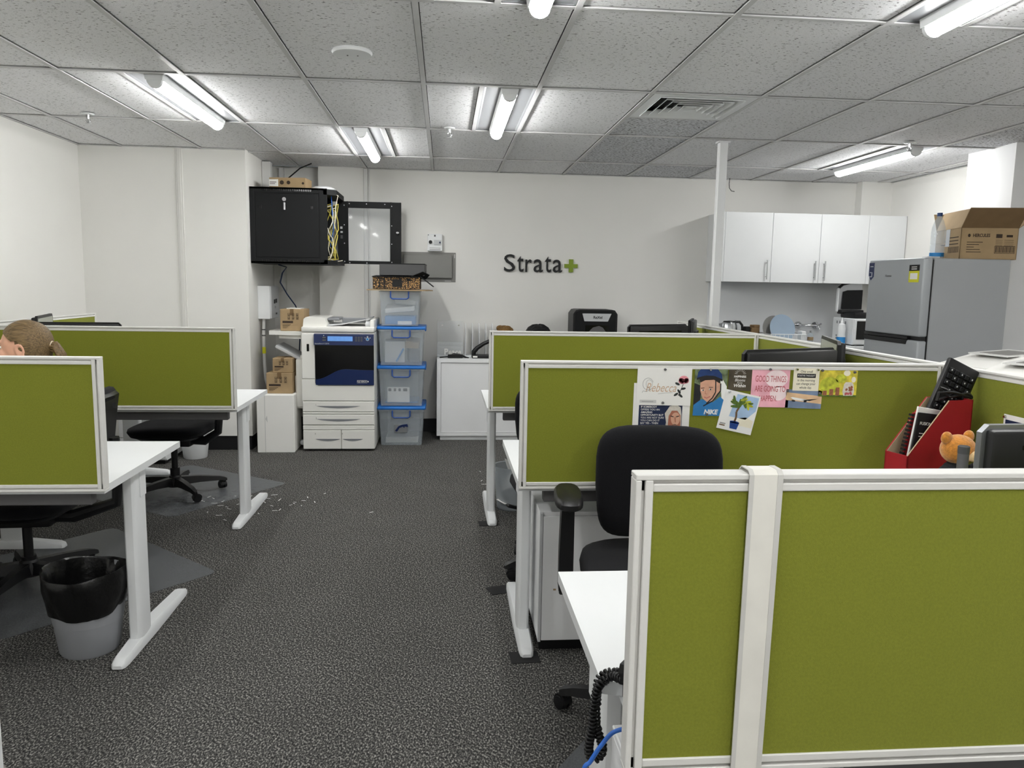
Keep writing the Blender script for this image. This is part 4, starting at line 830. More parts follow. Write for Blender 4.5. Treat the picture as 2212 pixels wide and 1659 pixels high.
o = obj('power_adapter', MB('black_plastic').box((0.03, 6.86, CH), (0.165, 6.91, CH + 0.032), 0.004).tube([(0.165, 6.885, CH + 0.012), (0.19, 6.87, CH + 0.006), (0.215, 6.86, CH + 0.006), (0.20, 6.90, CH + 0.006), (0.14, 6.925, CH + 0.03), (0.08, 6.92, CH + 0.036), (0.03, 6.90, CH + 0.01), (-0.02, 6.89, CH + 0.006), (-0.04, 6.87, CH + 0.006)], 0.005, 6).mesh('power_adapter')); tag(o, 'black power adapter brick with cord on the credenza', 'power adapter')
t = thing('file_sorter', 'white upright file sorter with divider plates on the credenza', 'file sorter', (0.185, 7.0, CH))
part(t, 'base', MB('white_metal').box((0, 0, 0), (0.275, 0.2, 0.012), 0.003))
for i in range(5):
    mb = MB('white_metal'); x = 0.006 + i * 0.062; mb.prism([(0.0, 0.012), (0.2, 0.012), (0.2, 0.30), (0.12, 0.30), (0.0, 0.22)], x, x + 0.004, 'x'); part(t, 'divider', mb)
t = thing('hole_punch', 'large black lever hole punch on the credenza', 'hole punch', (0.245, 6.89, CH))
part(t, 'base', MB('black_plastic').box((0, -0.03, 0), (0.24, 0.09, 0.03), 0.006, 2)); part(t, 'lever', MB('black_plastic').tube([(0.02, 0.03, 0.03), (0.02, 0.03, 0.055), (0.05, 0.03, 0.09), (0.11, 0.03, 0.13), (0.18, 0.03, 0.16), (0.22, 0.03, 0.175)], [0.02, 0.022, 0.02, 0.018, 0.018, 0.018], 10)); part(t, 'label_plate', MB('paper').box((0.01, -0.031, 0.008), (0.05, -0.0295, 0.022)))
# plush and bag
o = obj('brown_plush', MB('brown_fur').ball((0, 0, 0.10), (0.075, 0.07, 0.10), 20, 12).ball((0, 0, 0.235), (0.062, 0.06, 0.055), 20, 12).ball((-0.035, 0.01, 0.262), (0.036, 0.03, 0.028)).ball((0.03, -0.01, 0.258), (0.04, 0.03, 0.03)).ball((0.062, 0, 0.245), (0.025, 0.03, 0.025)).ball((-0.07, -0.02, 0.12), (0.025, 0.03, 0.06)).ball((0.07, -0.02, 0.12), (0.025, 0.03, 0.06)).mesh('brown_plush', 80)); o.location = (0.545, 7.05, CH); tag(o, 'fluffy brown plush toy top showing over the long screen', 'plush toy')
t = thing('black_bag', 'slumped black nylon bag on the credenza beside the shredder', 'bag', (0.86, 7.02, CH))
rings = []
for z, k in ((0, 0.95), (0.04, 1.05), (0.14, 1.02), (0.22, 0.9), (0.27, 0.7), (0.295, 0.4), (0.30, 0.1)):
    rings.append([(x * k * (1 + 0.05 * math.sin(9 * x / 0.14 + z * 30)), y * k * (1 + 0.06 * math.sin(5 * x / 0.1)), z + 0.012 * math.sin(7 * x / 0.1)* (1 if z > 0.1 else 0)) for x, y in superring(0.145, 0.11, 28, 0.7)])
part(t, 'body', MB('bag').loft(rings), smooth=70); part(t, 'strap', MB('bag').tube([(-0.12, -0.09, 0.2), (-0.05, -0.105, 0.26), (0.05, -0.10, 0.265), (0.12, -0.09, 0.2)], 0.008, 6))
# shredder
t = thing('shredder', 'black paper shredder with white front label on the credenza', 'shredder', (1.155, 6.86, CH))
SW, SD, SH = 0.405, 0.30, 0.45
part(t, 'body', MB('black_plastic').prism([(0.0, 0.0), (SW, 0.0), (SW, SH - 0.04), (SW - 0.025, SH - 0.005), (SW - 0.05, SH), (0.05, SH), (0.025, SH - 0.005), (0.0, SH - 0.04)], 0.012, SD, 'y'))
part(t, 'front', MB('black_matt').prism([(0.035, 0.02), (SW - 0.03, 0.02), (SW - 0.015, SH - 0.03), (SW - 0.06, SH - 0.01), (0.06, SH - 0.01), (0.02, SH - 0.03)], 0.0, 0.014, 'y'))
part(t, 'label_plate', MB('lgrey').prism([(0.10, SH - 0.105), (SW - 0.09, SH - 0.105), (SW - 0.06, SH - 0.035), (0.08, SH - 0.035)], -0.004, 0.0, 'y'))
mb = MB('inkblack'); mb.at((0.222, -0.0045, SH - 0.07), (PI / 2, 0, 0)); mb.text('ReXel', 0.034, 0.0006, bold=0.0006); part(t, 'lettering', mb)
part(t, 'window', MB('dark_grey').prism([(0.14, SH - 0.20), (0.30, SH - 0.20), (0.27, SH - 0.16), (0.235, SH - 0.145), (0.18, SH - 0.16)], -0.003, 0, 'y').use('black_gloss').box((0.11, -0.001, SH - 0.21), (0.33, 0.001, SH - 0.14))); part(t, 'paper_slot', MB('black_gloss').box((0.07, 0.10, SH - 0.001), (SW - 0.07, 0.13, SH + 0.002)))

# ------------------------------------------------------------------ kitchen
BX0, BX1, BY0 = 2.30, 3.925, 6.60
t = thing('kitchen_bench', 'white kitchen bench with sink under the wall cabinets', 'kitchen bench', (BX0, BY0, 0))
BW = BX1 - BX0
part(t, 'carcass', MB('kitchen_white').box((0, 0.03, 0.1), (BW, 0.64, 0.87)).use('black_plastic').box((0.02, 0.06, 0), (BW - 0.02, 0.46, 0.1)))
part(t, 'benchtop', MB('kitchen_white').box((0, 0, 0.87), (BW, 0.64, 0.90), 0.004))
for i in range(4): 
    d = part(t, 'door', MB('kitchen_white').box((BW / 4 * i + 0.003, 0.012, 0.11), (BW / 4 * (i + 1) - 0.003, 0.03, 0.865), 0.002))
part(t, 'sink', MB('steel').box((0.62, 0.05, 0.899), (1.20, 0.44, 0.903), 0.001).box((0.72, 0.09, 0.9031), (1.1, 0.40, 0.9035)))
o = obj('splashback', MB('splash').box((2.52, 7.242, 0.90), (3.925, 7.25, 1.455)).mesh('splashback')); tag(o, 'glossy white splashback panel above the kitchen bench', 'splashback')
def wall_cab(x0, x1, doors, label):
    t = thing('wall_cabinet', label, 'cabinet', (x0, 6.85, 1.457), 0, 'white kitchen wall cabinets'); w_ = x1 - x0
    part(t, 'carcass', MB('kitchen_white').box((0, 0.018, 0), (w_, 0.288, 0.622)))
    nd = len(doors); dw = w_ / nd
    for i, hs in enumerate(doors):
        d = part(t, 'door', MB('kitchen_white').box((dw * i + 0.0015, 0, 0.0), (dw * (i + 1) - 0.0015, 0.017, 0.622), 0.0015))
        hx = dw * (i + 1) - 0.045 if hs > 0 else dw * i + 0.045
        part(d, 'handle', MB('steel').cyl((hx, -0.028, 0.025), (hx, -0.028, 0.20), 0.006, n=10).cyl((hx, -0.028, 0.05), (hx, 0, 0.05), 0.004, n=8).cyl((hx, -0.028, 0.175), (hx, 0, 0.175), 0.004, n=8))
KX = [2.512, 2.956, 3.417, 3.866, 4.225]
wall_cab(KX[0], KX[1], [1], 'white kitchen wall cabinet nearest the slim post')
wall_cab(KX[1], KX[3], [1, -1], 'white double door kitchen wall cabinet in the middle')
wall_cab(KX[3], KX[4], [-1], 'white kitchen wall cabinet half hidden by the fridge')
o = obj('filler_panel', MB('kitchen_white').box((2.49, 6.85, 1.457), (2.5115, 7.249, 2.079), 0.001).mesh('filler_panel')); tag(o, 'narrow white end panel on the left side of kitchen cabinets', 'panel')
# kettle
t = thing('kettle', 'stainless steel kettle with black handle on the kitchen bench', 'kettle', (2.62, 6.92, 0.90))
part(t, 'body', MB('steel').lathe([(0.0, 0.015), (0.085, 0.015), (0.086, 0.04), (0.072, 0.16), (0.062, 0.185), (0.0, 0.19)], 28)); part(t, 'base', MB('black_plastic').lathe([(0.0, 0.0), (0.085, 0.0), (0.085, 0.014), (0.0, 0.015)], 28)); part(t, 'lid', MB('black_plastic').lathe([(0.0, 0.187), (0.055, 0.187), (0.05, 0.197), (0.0, 0.202)], 24)); part(t, 'handle', MB('black_plastic').tube([(0.055, 0, 0.19), (0.10, 0, 0.19), (0.125, 0, 0.16), (0.13, 0, 0.10), (0.115, 0, 0.05), (0.08, 0, 0.045)], 0.012, 8)); part(t, 'spout', MB('steel').prism([(-0.105, 0.172), (-0.06, 0.12), (-0.06, 0.18)], -0.016, 0.016, 'y'))
o = obj('wooden_block', MB('card_dark').at((2.86, 6.93, 0.90), (0, 0, 0.4)).box((-0.05, -0.03, 0), (0.05, 0.03, 0.14), 0.003).box((-0.02, -0.03, 0.14), (0.05, 0.03, 0.165), 0.003).use('black_plastic').box((-0.11, -0.02, 0), (-0.06, 0.02, 0.15), 0.003).mesh('wooden_block')); tag(o, 'small brown box beside the kettle on the bench', 'box')
# dish rack, plate
t = thing('dish_rack', 'white wire dish rack on the kitchen sink', 'dish rack', (3.09, 6.82, 0.903))
mb = MB('white_metal')
for z in (0.01, 0.09): mb.tube([(-0.17, -0.13, z), (0.17, -0.13, z), (0.17, 0.13, z), (-0.17, 0.13, z)], 0.004, 6, True)
for i in range(9):
    x = -0.16 + i * 0.04; mb.tube([(x, -0.13, 0.09), (x, -0.13, 0.01), (x, 0.13, 0.01), (x, 0.13, 0.09)], 0.0025, 5)
part(t, 'frame', mb); part(t, 'cup_holder', MB('white_metal').box((0.13, -0.12, 0.02), (0.17, -0.03, 0.12), 0.005))
t = thing('plate', 'blue grey dinner plate standing in the dish rack', 'plate', (3.10, 6.83, 0.915), rot=(PI / 2 - 0.25, 0.0, 0.15))
part(t, 'dish', MB('plate').lathe([(0.0, 0.0), (0.075, 0.0), (0.09, 0.008), (0.128, 0.018), (0.13, 0.021), (0.09, 0.013), (0.0, 0.005)], 36, (0, 0.125, 0)))
t = thing('plate', 'dark rimmed plate behind blue grey plate in the dish rack', 'plate', (3.04, 6.87, 0.915), rot=(PI / 2 - 0.25, 0.0, 0.15))
part(t, 'dish', MB('greypanel').lathe([(0.0, 0.0), (0.07, 0.0), (0.09, 0.008), (0.12, 0.018), (0.122, 0.021), (0.09, 0.013), (0.0, 0.005)], 36, (0, 0.118, 0)))
# taps
def wall_tap(x, label):
    t = thing('tap', label, 'tap', (x, 7.242, 1.054), 0, 'chrome wall taps')
    part(t, 'flange', MB('chrome').cyl((0, 0, 0), (0, -0.012, 0), 0.032)); part(t, 'stem', MB('chrome').cyl((0, -0.012, 0), (0, -0.07, 0), 0.014))
    mb = MB('chrome')
    for k in range(4): mb.cyl((0, -0.07, 0), (0.038 * math.cos(PI / 2 * k + 0.5), -0.07, 0.038 * math.sin(PI / 2 * k + 0.5)), 0.006, 0.009, n=8)
    part(t, 'handle', mb)
wall_tap(3.288, 'chrome cross handle wall tap above the plates'); wall_tap(3.60, 'chrome cross handle wall tap at the right of the spout')
t = thing('tap_spout', 'chrome wall spout between the two cross handle taps', 'tap', (3.43, 7.242, 1.054)); part(t, 'flange', MB('chrome').cyl((0, 0, 0), (0, -0.012, 0), 0.034)); part(t, 'pipe', MB('chrome').tube([(0, 0, 0), (0.0, -0.05, 0), (0.03, -0.075, 0.0), (0.14, -0.10, 0.0), (0.15, -0.105, -0.02)], 0.012, 10))
# detergent bottle and small bottle
t = thing('detergent_bottle', 'white detergent bottle with blue label beside the microwave', 'bottle', (3.60, 6.72, 0.90))
part(t, 'body', MB('white_metal').lathe([(0.0, 0), (0.036, 0.0), (0.038, 0.06), (0.033, 0.10), (0.037, 0.15), (0.028, 0.19), (0.012, 0.20), (0.0, 0.20)], 20)); part(t, 'label_wrap', MB('label_blue').lathe([(0.0385, 0.02), (0.0385, 0.075)], 20)); part(t, 'cap', MB('white_metal').lathe([(0.013, 0.20), (0.013, 0.215), (0.006, 0.225), (0.005, 0.25), (0.0, 0.25)], 12))
t = thing('small_bottle', 'little clear bottle on the sink below the spout', 'bottle', (3.37, 6.84, 0.903)); part(t, 'body', MB('water').lathe([(0.0, 0), (0.026, 0.0), (0.026, 0.08), (0.012, 0.10), (0.0, 0.10)], 16)); part(t, 'label_wrap', MB('card').lathe([(0.0265, 0.03), (0.0265, 0.06)], 16)); part(t, 'cap', MB('chrome').lathe([(0.012, 0.10), (0.012, 0.12), (0.0, 0.121)], 12))
# microwave
t = thing('microwave', 'white microwave with black door window behind the fridge', 'microwave', (3.655, 6.61, 0.90)); mw, md, mh = 0.225, 0.38, 0.245
mw = 0.225
part(t, 'body', MB('kitchen_white').box((0, 0.01, 0.01), (mw, md, mh), 0.006))
part(t, 'door', MB('kitchen_white').box((0.0, -0.008, 0.015), (mw, 0.01, mh - 0.003), 0.004)); part(t, 'door_window', MB('black_gloss').box((0.022, -0.011, 0.06), (mw - 0.002, -0.007, mh - 0.02), 0.002))
mb = MB('grey_plastic')
for r_, (za, zb) in enumerate(((0.19, 0.215), (0.045, 0.062), (0.07, 0.087))):
    for i in range(4): mb.box((-0.001, 0.14 + i * 0.05, za), (0.001, 0.16 + i * 0.05, zb))
part(t, 'vent_slots', mb); part(t, 'foot', MB('black_plastic').cyl((0.03, 0.05, 0), (0.03, 0.05, 0.012), 0.012).cyl((0.03, 0.36, 0), (0.03, 0.36, 0.012), 0.012).cyl((mw - 0.03, 0.05, 0), (mw - 0.03, 0.05, 0.012), 0.012))
# sandwich press
t = thing('sandwich_press', 'open black and silver sandwich press on top of the microwave', 'sandwich press', (3.665, 6.66, 1.147)); pw = 0.215
part(t, 'base', MB('black_plastic').box((0.02, 0.0, 0.0), (pw, 0.26, 0.05), 0.01, 2).box((0.0, 0.2, 0.03), (pw, 0.29, 0.07), 0.008, 2))
part(t, 'lid', MB('silver').prism([(-0.012, 0.06), (pw, 0.06), (pw, 0.315), (0.10, 0.31), (0.03, 0.295), (-0.012, 0.27)], 0.26, 0.30, 'y')); part(t, 'grill_plate', MB('black_matt').prism([(0.022, 0.075), (pw, 0.075), (pw, 0.255), (0.07, 0.25), (0.03, 0.235)], 0.245, 0.262, 'y')); part(t, 'handle', MB('black_plastic').tube([(-0.006, 0.27, 0.27), (0.03, 0.265, 0.303), (0.10, 0.26, 0.322), (pw, 0.255, 0.326)], 0.013, 8)); part(t, 'side_arm', MB('white_metal').box((-0.018, 0.25, 0.05), (-0.008, 0.29, 0.27), 0.004))
# fridge
t = thing('fridge', 'silver grey two door fridge beside the kitchen', 'fridge', (3.10, 4.80, 0)); FW, FD, FH = 0.60, 0.655, 1.615
part(t, 'body', MB('fridge_side').box((0.07, 0, 0.03), (FW, FD, FH), 0.006).use('black_plastic').box((0.08, 0.02, 0.0), (FW - 0.02, FD - 0.02, 0.03)))
for za, zb in ((0.04, 1.075), (1.10, FH + 0.003)):
    d = part(t, 'door', MB('fridge').box((0.0, 0.0, za), (0.062, FD, zb), 0.012, 3))
    if zb > 1.2:
        part(d, 'badge', MB('navy').prism([(FD - 0.07, zb - 0.02), (FD - 0.005, zb - 0.02), (FD - 0.005, zb - 0.11), (FD - 0.035, zb - 0.145), (FD - 0.07, zb - 0.12)], -0.002, 0.002, 'x').use('lgrey').tube([(-0.003, FD - 0.025, zb - 0.09), (-0.003, FD - 0.05, zb - 0.09), (-0.003, FD - 0.05, zb - 0.12), (-0.003, FD - 0.025, zb - 0.12)], 0.004, 6).box((-0.0025, FD - 0.06, zb - 0.05), (-0.0015, FD - 0.02, zb - 0.045)))
        part(d, 'energy_label', MB('yellow_tag').box((-0.002, 0.045, zb - 0.16), (0.002, 0.155, zb - 0.085)).use('inkblack').box((-0.0025, 0.045, zb - 0.085), (0.002, 0.155, zb - 0.045)).use('paper').box((-0.0028, 0.06, zb - 0.14), (0.0, 0.14, zb - 0.10)).box((-0.0028, 0.07, zb - 0.062), (0.0, 0.13, zb - 0.057)).box((-0.0028, 0.07, zb - 0.075), (0.0, 0.13, zb - 0.070)))
        mb = MB('dark_grey'); mb.at((-0.0005, 0.40, zb - 0.115), (PI / 2, 0, -PI / 2)); mb.text('Hisense', 0.024, 0.0005); part(d, 'lettering', mb)
    else:
        part(d, 'grip', MB('black_plastic').prism([(0.12, 1.075), (0.13, 1.045), (FD - 0.02, 1.045), (FD, 1.075)], -0.004, 0.03, 'x'))
part(t, 'door_gap', MB('black_plastic').box((0.02, 0.01, 1.075), (0.06, FD - 0.01, 1.10)).box((0.062, 0.005, 0.05), (0.07, FD - 0.005, FH - 0.01)).box((-0.002, 0.12, 1.078), (0.06, FD, 1.097), 0.002)); part(t, 'hinge_cover', MB('lgrey').box((0.03, 0.02, FH), (0.12, 0.08, FH + 0.012), 0.004))
# box on the fridge
t = thing('open_box', 'open brown cardboard box with raised flaps on the fridge', 'box', (3.60, 5.03, FH), -0.2)
bx, by, bh = 0.178, 0.19, 0.205
mb = MB('card').box((-bx, -by, 0), (bx, by, 0.004)).box((-bx, -by, 0), (-bx + 0.005, by, bh)).box((bx - 0.005, -by, 0), (bx, by, bh)).box((-bx, -by, 0), (bx, -by + 0.005, bh)).box((-bx, by - 0.005, 0), (bx, by, bh)); part(t, 'body', mb)
mb = MB('card'); mb.at((-bx, 0, bh), (0, 0.35, 0)); mb.box((-0.002, -by, 0), (0.003, by, 0.13)); mb.M = Matrix(); part(t, 'flap', mb)
mb = MB('card_dark'); mb.at((0, -by, bh), (0.75, 0, 0)); mb.box((-bx, -0.002, 0), (bx, 0.003, 0.16)); part(t, 'flap', mb)  # front flap: shade of its downward-facing side put into a darker card colour
mb = MB('card'); mb.at((bx, 0, bh), (0, 0.9, 0)); mb.box((-0.002, -by, 0), (0.003, by, 0.12)); part(t, 'flap', mb)
mb = MB('card'); mb.at((0, by, bh), (-0.5, 0, 0)); mb.box((-bx, -0.002, 0), (bx, 0.003, 0.14)); part(t, 'flap', mb)
mb = MB('ink'); mb.at((-0.065, -by - 0.001, 0.155), (PI / 2, 0, 0)); mb.text('HERCULES', 0.030, 0.0004, bold=0.0006); mb.at()
y = -by - 0.001
mb.cyl((-0.165, y, 0.155), (-0.165, y + 0.001, 0.155), 0.011)
for i in range(5): mb.box((-0.18, y, 0.11 - i * 0.016), (-0.18 + (0.13, 0.10, 0.06, 0.11, 0.12)[i], y + 0.001, 0.114 - i * 0.016))
mb.box((0.055, y, 0.14), (0.105, y + 0.001, 0.165)).box((0.14, y, 0.145), (0.19, y + 0.001, 0.16))
for (a, b_) in ((0.055, 0.11), (0.125, 0.20)):
    for i in range(4): mb.box((a, y, 0.125 - i * 0.012), (b_, y + 0.001, 0.127 - i * 0.012))
mb.box((0.05, y, 0.085), (0.215, y + 0.001, 0.088)).box((0.05, y, 0.04), (0.215, y + 0.001, 0.043)).box((0.05, y, 0.04), (0.053, y + 0.001, 0.088)).box((0.212, y, 0.04), (0.215, y + 0.001, 0.088))
for i in range(16): mb.box((0.058 + i * 0.0095, y, 0.046), (0.058 + i * 0.0095 + (0.004 if i % 3 else 0.006), y + 0.001, 0.083))
x = -bx - 0.001
for i in range(9): mb.box((x, -0.17 + i * 0.018, 0.045), (x + 0.001, -0.163 + i * 0.018, 0.085))
for i in range(3): mb.box((x, -0.16, 0.10 + i * 0.022), (x + 0.001, 0.1 - i * 0.05, 0.106 + i * 0.022))
for i_ in range(len(mb.v)):
    v = mb.v[i_]
    if v[1] < -by + 0.0005: mb.v[i_] = (v[0] * 0.76, v[1], v[2])
    else: mb.v[i_] = (v[0], v[1], v[2])
part(t, 'print', mb); part(t, 'tape', MB('lgrey').box((-bx - 0.0015, -0.03, 0.09), (-bx + 0.0, 0.03, bh)))
# water bottle
t = thing('water_bottle', 'clear plastic water bottle with blue cap on the fridge', 'bottle', (3.37, 5.09, FH))
part(t, 'body', MB('water').lathe([(0.0, 0.0), (0.04, 0.0), (0.045, 0.01), (0.045, 0.05), (0.041, 0.055), (0.045, 0.06), (0.045, 0.10), (0.041, 0.105), (0.045, 0.11), (0.045, 0.19), (0.042, 0.22), (0.028, 0.265), (0.016, 0.285), (0.015, 0.30)], 24)); part(t, 'label_wrap', MB('label_blue').lathe([(0.0455, 0.022), (0.0455, 0.048)], 24)); part(t, 'cap', MB('bottle_blue').lathe([(0.017, 0.295), (0.017, 0.318), (0.0, 0.319)], 16))
# archive boxes on a low white cupboard right of the side screen
t = thing('low_cupboard', 'white cupboard behind the right side screen', 'cabinet', (2.25, 2.75, 0)); part(t, 'carcass', MB('white_lam').box((0, 0, 0.03), (0.85, 1.2, 0.97), 0.003).use('black_plastic').box((0.02, 0.02, 0), (0.83, 1.18, 0.03)))
for i in range(2): part(t, 'door', MB('white_lam').box((-0.016, 0.6 * i + 0.004, 0.05), (0, 0.6 * (i + 1) - 0.004, 0.96), 0.002))
def archive(x, y, rz, label, m='paper'):
    t = thing('archive_box', label, 'box', (x, y, 0.97), rz); part(t, 'body', MB(m).prism([(-0.20, 0), (0.20, 0), (0.20, 0.13), (0.02, 0.13), (-0.20, 0.075)], -0.15, 0.15, 'y')); part(t, 'edge_line', MB('label_blue').box((-0.205, -0.152, 0.06), (0.202, -0.149, 0.064)))
    part(t, 'papers', MB('paper2').at((0.05, 0, 0.131), (0, -0.05, 0.1)).box((-0.13, -0.11, 0), (0.13, 0.11, 0.006)).use('greypanel').box((-0.10, -0.09, 0.006), (0.08, 0.07, 0.0075)))
archive(2.52, 3.05, 0.35, 'white sloping archive box with papers at the right edge'); archive(2.72, 3.55, 0.1, 'white archive box behind the sloping archive box')
# ------------------------------------------------------------------ monitors
def monitor(label, loc, rz, w=0.5, h=0.30, zt=1.17, silver=False, tilt=0.0, slot=True):
    """screen looks to +y, back to -y (local)"""
    t = thing('monitor', label, 'monitor', (loc[0], loc[1], DT), rz); top = zt - DT
    body = 'black_plastic'
    p = part(t, 'back_cover', MB(body).box((-w / 2 + 0.008, -0.012, top - h + 0.008), (w / 2 - 0.008, 0.012, top - 0.008), 0.008, 2).box((-w * 0.3, -0.03, top - h * 0.85), (w * 0.3, -0.008, top - h * 0.25), 0.012, 2))
    if slot: part(p, 'vent_slot', MB('black_gloss').box((-w * 0.36, -0.0135, top - 0.047), (w * 0.36, -0.011, top - 0.037), 0.003))
    part(t, 'bezel', MB('silver' if silver else 'black_plastic').prism([(-w / 2, 0), (w / 2, 0), (w / 2, h - 0.015), (w / 2 - 0.015, h), (-w / 2 + 0.015, h), (-w / 2, h - 0.015)], 0.008, 0.022, 'y')).location = (0, 0, top - h)
    part(t, 'screen', MB('screen_grey').box((-w / 2 + 0.015, 0.0215, top - h + 0.015), (w / 2 - 0.015, 0.023, top - 0.015)))
    part(t, 'stand', MB(body).box((-0.03, -0.045, 0.01), (0.03, -0.015, top - h * 0.5), 0.005)); part(t, 'stand_base', MB(body).lathe([(0.0, 0), (0.12, 0), (0.118, 0.008), (0.03, 0.014), (0, 0.014)], 28, sx=1.0, sy=0.8))
    return t
monitor('black monitor with silver rim seen from behind on front desk', (1.312, 1.40), 0.06, 0.53, 0.33, 1.143, True)
monitor('wide black monitor seen from behind above the pinned photos', (1.335, 2.84), 0.38, 0.48, 0.29, 1.172, slot=False)
monitor('monitor turned edge on beside the wide black monitor', (1.66, 3.15), 1.25, 0.42, 0.29, 1.195, slot=False)
monitor('black monitor back showing above the long screen below the sign', (1.29, 4.54), 0.38, 0.44, 0.28, 1.175)
monitor('monitor turned edge on at the right end of long screen', (1.60, 4.85), 1.2, 0.42, 0.28, 1.195, slot=False)
monitor('black monitor whose top edge shows behind the woman', (-2.01, 4.40), 0.1, 0.46, 0.28, 1.153, slot=False)
monitor('monitor corner showing at the left edge behind the woman', (-2.36, 4.75), -1.3, 0.42, 0.28, 1.175, slot=False)
monitor('monitor on the woman\'s return desk out of view', (-2.30, 3.55), -PI / 2, 0.50, 0.30, 1.10)

# ------------------------------------------------------------------ front desk: phone, coiled cord, blue cable
t = thing('desk_phone', 'black desk phone behind the front screen corner', 'phone', (0.378, 1.125, DT), 0.1)
part(t, 'base', MB('black_plastic').prism([(-0.085, 0.0), (0.06, 0.0), (0.06, 0.042), (-0.085, 0.02)], -0.075, 0.085, 'x')); part(t, 'handset', MB('black_plastic').tube([(-0.065, -0.085, 0.042), (-0.065, -0.07, 0.052), (-0.065, 0.02, 0.062), (-0.065, 0.045, 0.05)], [0.024, 0.02, 0.02, 0.024], 10)); part(t, 'keypad', MB('grey_plastic').box((-0.01, -0.05, 0.036), (0.06, 0.02, 0.040)))
path = [(0.325, 1.12, 0.765), (0.305, 1.16, 0.757), (0.285, 1.20, 0.748), (0.264, 1.205, 0.728), (0.2555, 1.205, 0.69), (0.2545, 1.205, 0.655), (0.2505, 1.205, 0.63), (0.250, 1.205, 0.610), (0.258, 1.205, 0.597), (0.270, 1.205, 0.603), (0.273, 1.205, 0.62), (0.264, 1.208, 0.65), (0.262, 1.212, 0.69), (0.266, 1.215, 0.735), (0.29, 1.215, 0.748), (0.32, 1.18, 0.755)]
def catmull(pts, k=8):
    pts = [Vector(p) for p in pts]; out = []
    for i in range(len(pts) - 1):
        p0, p1, p2, p3 = pts[max(i - 1, 0)], pts[i], pts[i + 1], pts[min(i + 2, len(pts) - 1)]
        for j in range(k):
            u = j / k; out.append(0.5 * ((2 * p1) + (p2 - p0) * u + (2 * p0 - 5 * p1 + 4 * p2 - p3) * u * u + (3 * p1 - p0 - 3 * p2 + p3) * u ** 3))
    out.append(pts[-1]); return out
cp_ = catmull(path, 24); acc = 0.0; hel = []
a = Vector((1, 0, 0))
for i in range(1, len(cp_)):
    seg = cp_[i] - cp_[i - 1]; L_ = seg.length
    if L_ < 1e-7: continue
    tn = seg.normalized(); a = (a - tn * a.dot(tn)).normalized(); b = tn.cross(a)
    steps = max(1, int(L_ / 0.0009))
    for k in range(steps):
        ph = (acc + L_ * k / steps) / 0.0068 * 2 * PI
        hel.append(cp_[i - 1] + seg * (k / steps) + (a * math.cos(ph) + b * math.sin(ph)) * 0.0062)
    acc += L_
o = obj('coiled_cord', MB('black_plastic').tube(hel, 0.0027, 6).mesh('coiled_cord', 80)); tag(o, 'coiled black phone cord hanging over the desk edge', 'cord')
o = obj('blue_cable', MB('blue_cable').tube(catmull([(0.36, 1.07, 0.700), (0.31, 1.085, 0.722), (0.27, 1.10, 0.712), (0.247, 1.10, 0.688), (0.231, 1.10, 0.662), (0.219, 1.10, 0.64), (0.21, 1.12, 0.5), (0.24, 1.15, 0.2), (0.30, 1.2, 0.01)], 6), 0.0036, 8).mesh('blue_cable', 80)); tag(o, 'blue network cable arching out from the front desk corner', 'cable')

# ------------------------------------------------------------------ magazine file with folders and keyboard
t = thing('magazine_file', 'dark red cardboard magazine file in the desk corner', 'magazine file', (1.548, 2.30, DT), 0.24)
fl, fw, fh, lip = 0.125, 0.045, 0.335, 0.165
prof = [(-fl, 0), (fl, 0), (fl, fh), (fl - 0.10, fh), (-fl, lip)]
part(t, 'side_panel', MB('red').prism(prof, -fw, -fw + 0.004, 'y')); part(t, 'side_panel', MB('red').prism(prof, fw - 0.004, fw, 'y'))
part(t, 'end_panel', MB('red').box((-fl, -fw, 0), (-fl + 0.004, fw, lip))); part(t, 'end_panel', MB('red').box((fl - 0.004, -fw, 0), (fl, fw, fh))); part(t, 'base', MB('red_in').box((-fl, -fw, 0), (fl, fw, 0.004)))
part(t, 'lining', MB('red_in').prism([(p[0] * 0.985, p[1] * 0.99 + 0.002) for p in prof], fw - 0.006, fw - 0.0045, 'y').prism([(-fl + 0.0005, lip - 0.0015), (fl - 0.10, fh - 0.0015), (fl - 0.10, fh + 0.0008), (-fl, lip + 0.0008)], -fw, -fw + 0.004, 'y'))
t2 = thing('folder', 'white plastic folder tilted in the red magazine file', 'folder', (1.548, 2.30, DT + 0.008), 0.24)
part(t2, 'cover', MB('paper').at((-0.02, 0.0, 0), (0, 0.17, 0)).box((-0.085, -0.004, 0), (0.11, 0.003, 0.295), 0.001)); part(t2, 'clear_sleeve', MB('paper2').at((-0.02, -0.006, 0), (0, 0.17, 0)).box((-0.083, -0.002, 0.02), (-0.03, 0.0, 0.15)))
t3 = thing('brochure', 'black printed brochure with a paper clip in the red file', 'brochure', (1.548, 2.30, DT + 0.008), 0.24)
part(t3, 'cover', MB('inkblack').at((-0.045, -0.014, 0.012), (0, 0.13, 0)).box((-0.055, -0.003, 0), (0.10, 0.003, 0.272), 0.001))
mb = MB('paper')
for i, (z, w_) in enumerate(((0.205, 0.032), (0.195, 0.044), (0.178, 0.03), (0.17, 0.038), (0.155, 0.05), (0.148, 0.036))): mb.at((-0.045, -0.0175, 0.012), (0, 0.13, 0)).box((-0.04, -0.0006, z), (-0.04 + w_, 0.0, z + 0.003))
mb.at((-0.045, -0.0175, 0.012), (0, 0.13, 0)); mb.M = mb.M @ Matrix.Translation((0.045, -0.0003, 0.2)) @ Matrix.Rotation(PI / 2, 4, 'X'); mb.text('IONIC', 0.03, 0.0003, bold=0.0005)
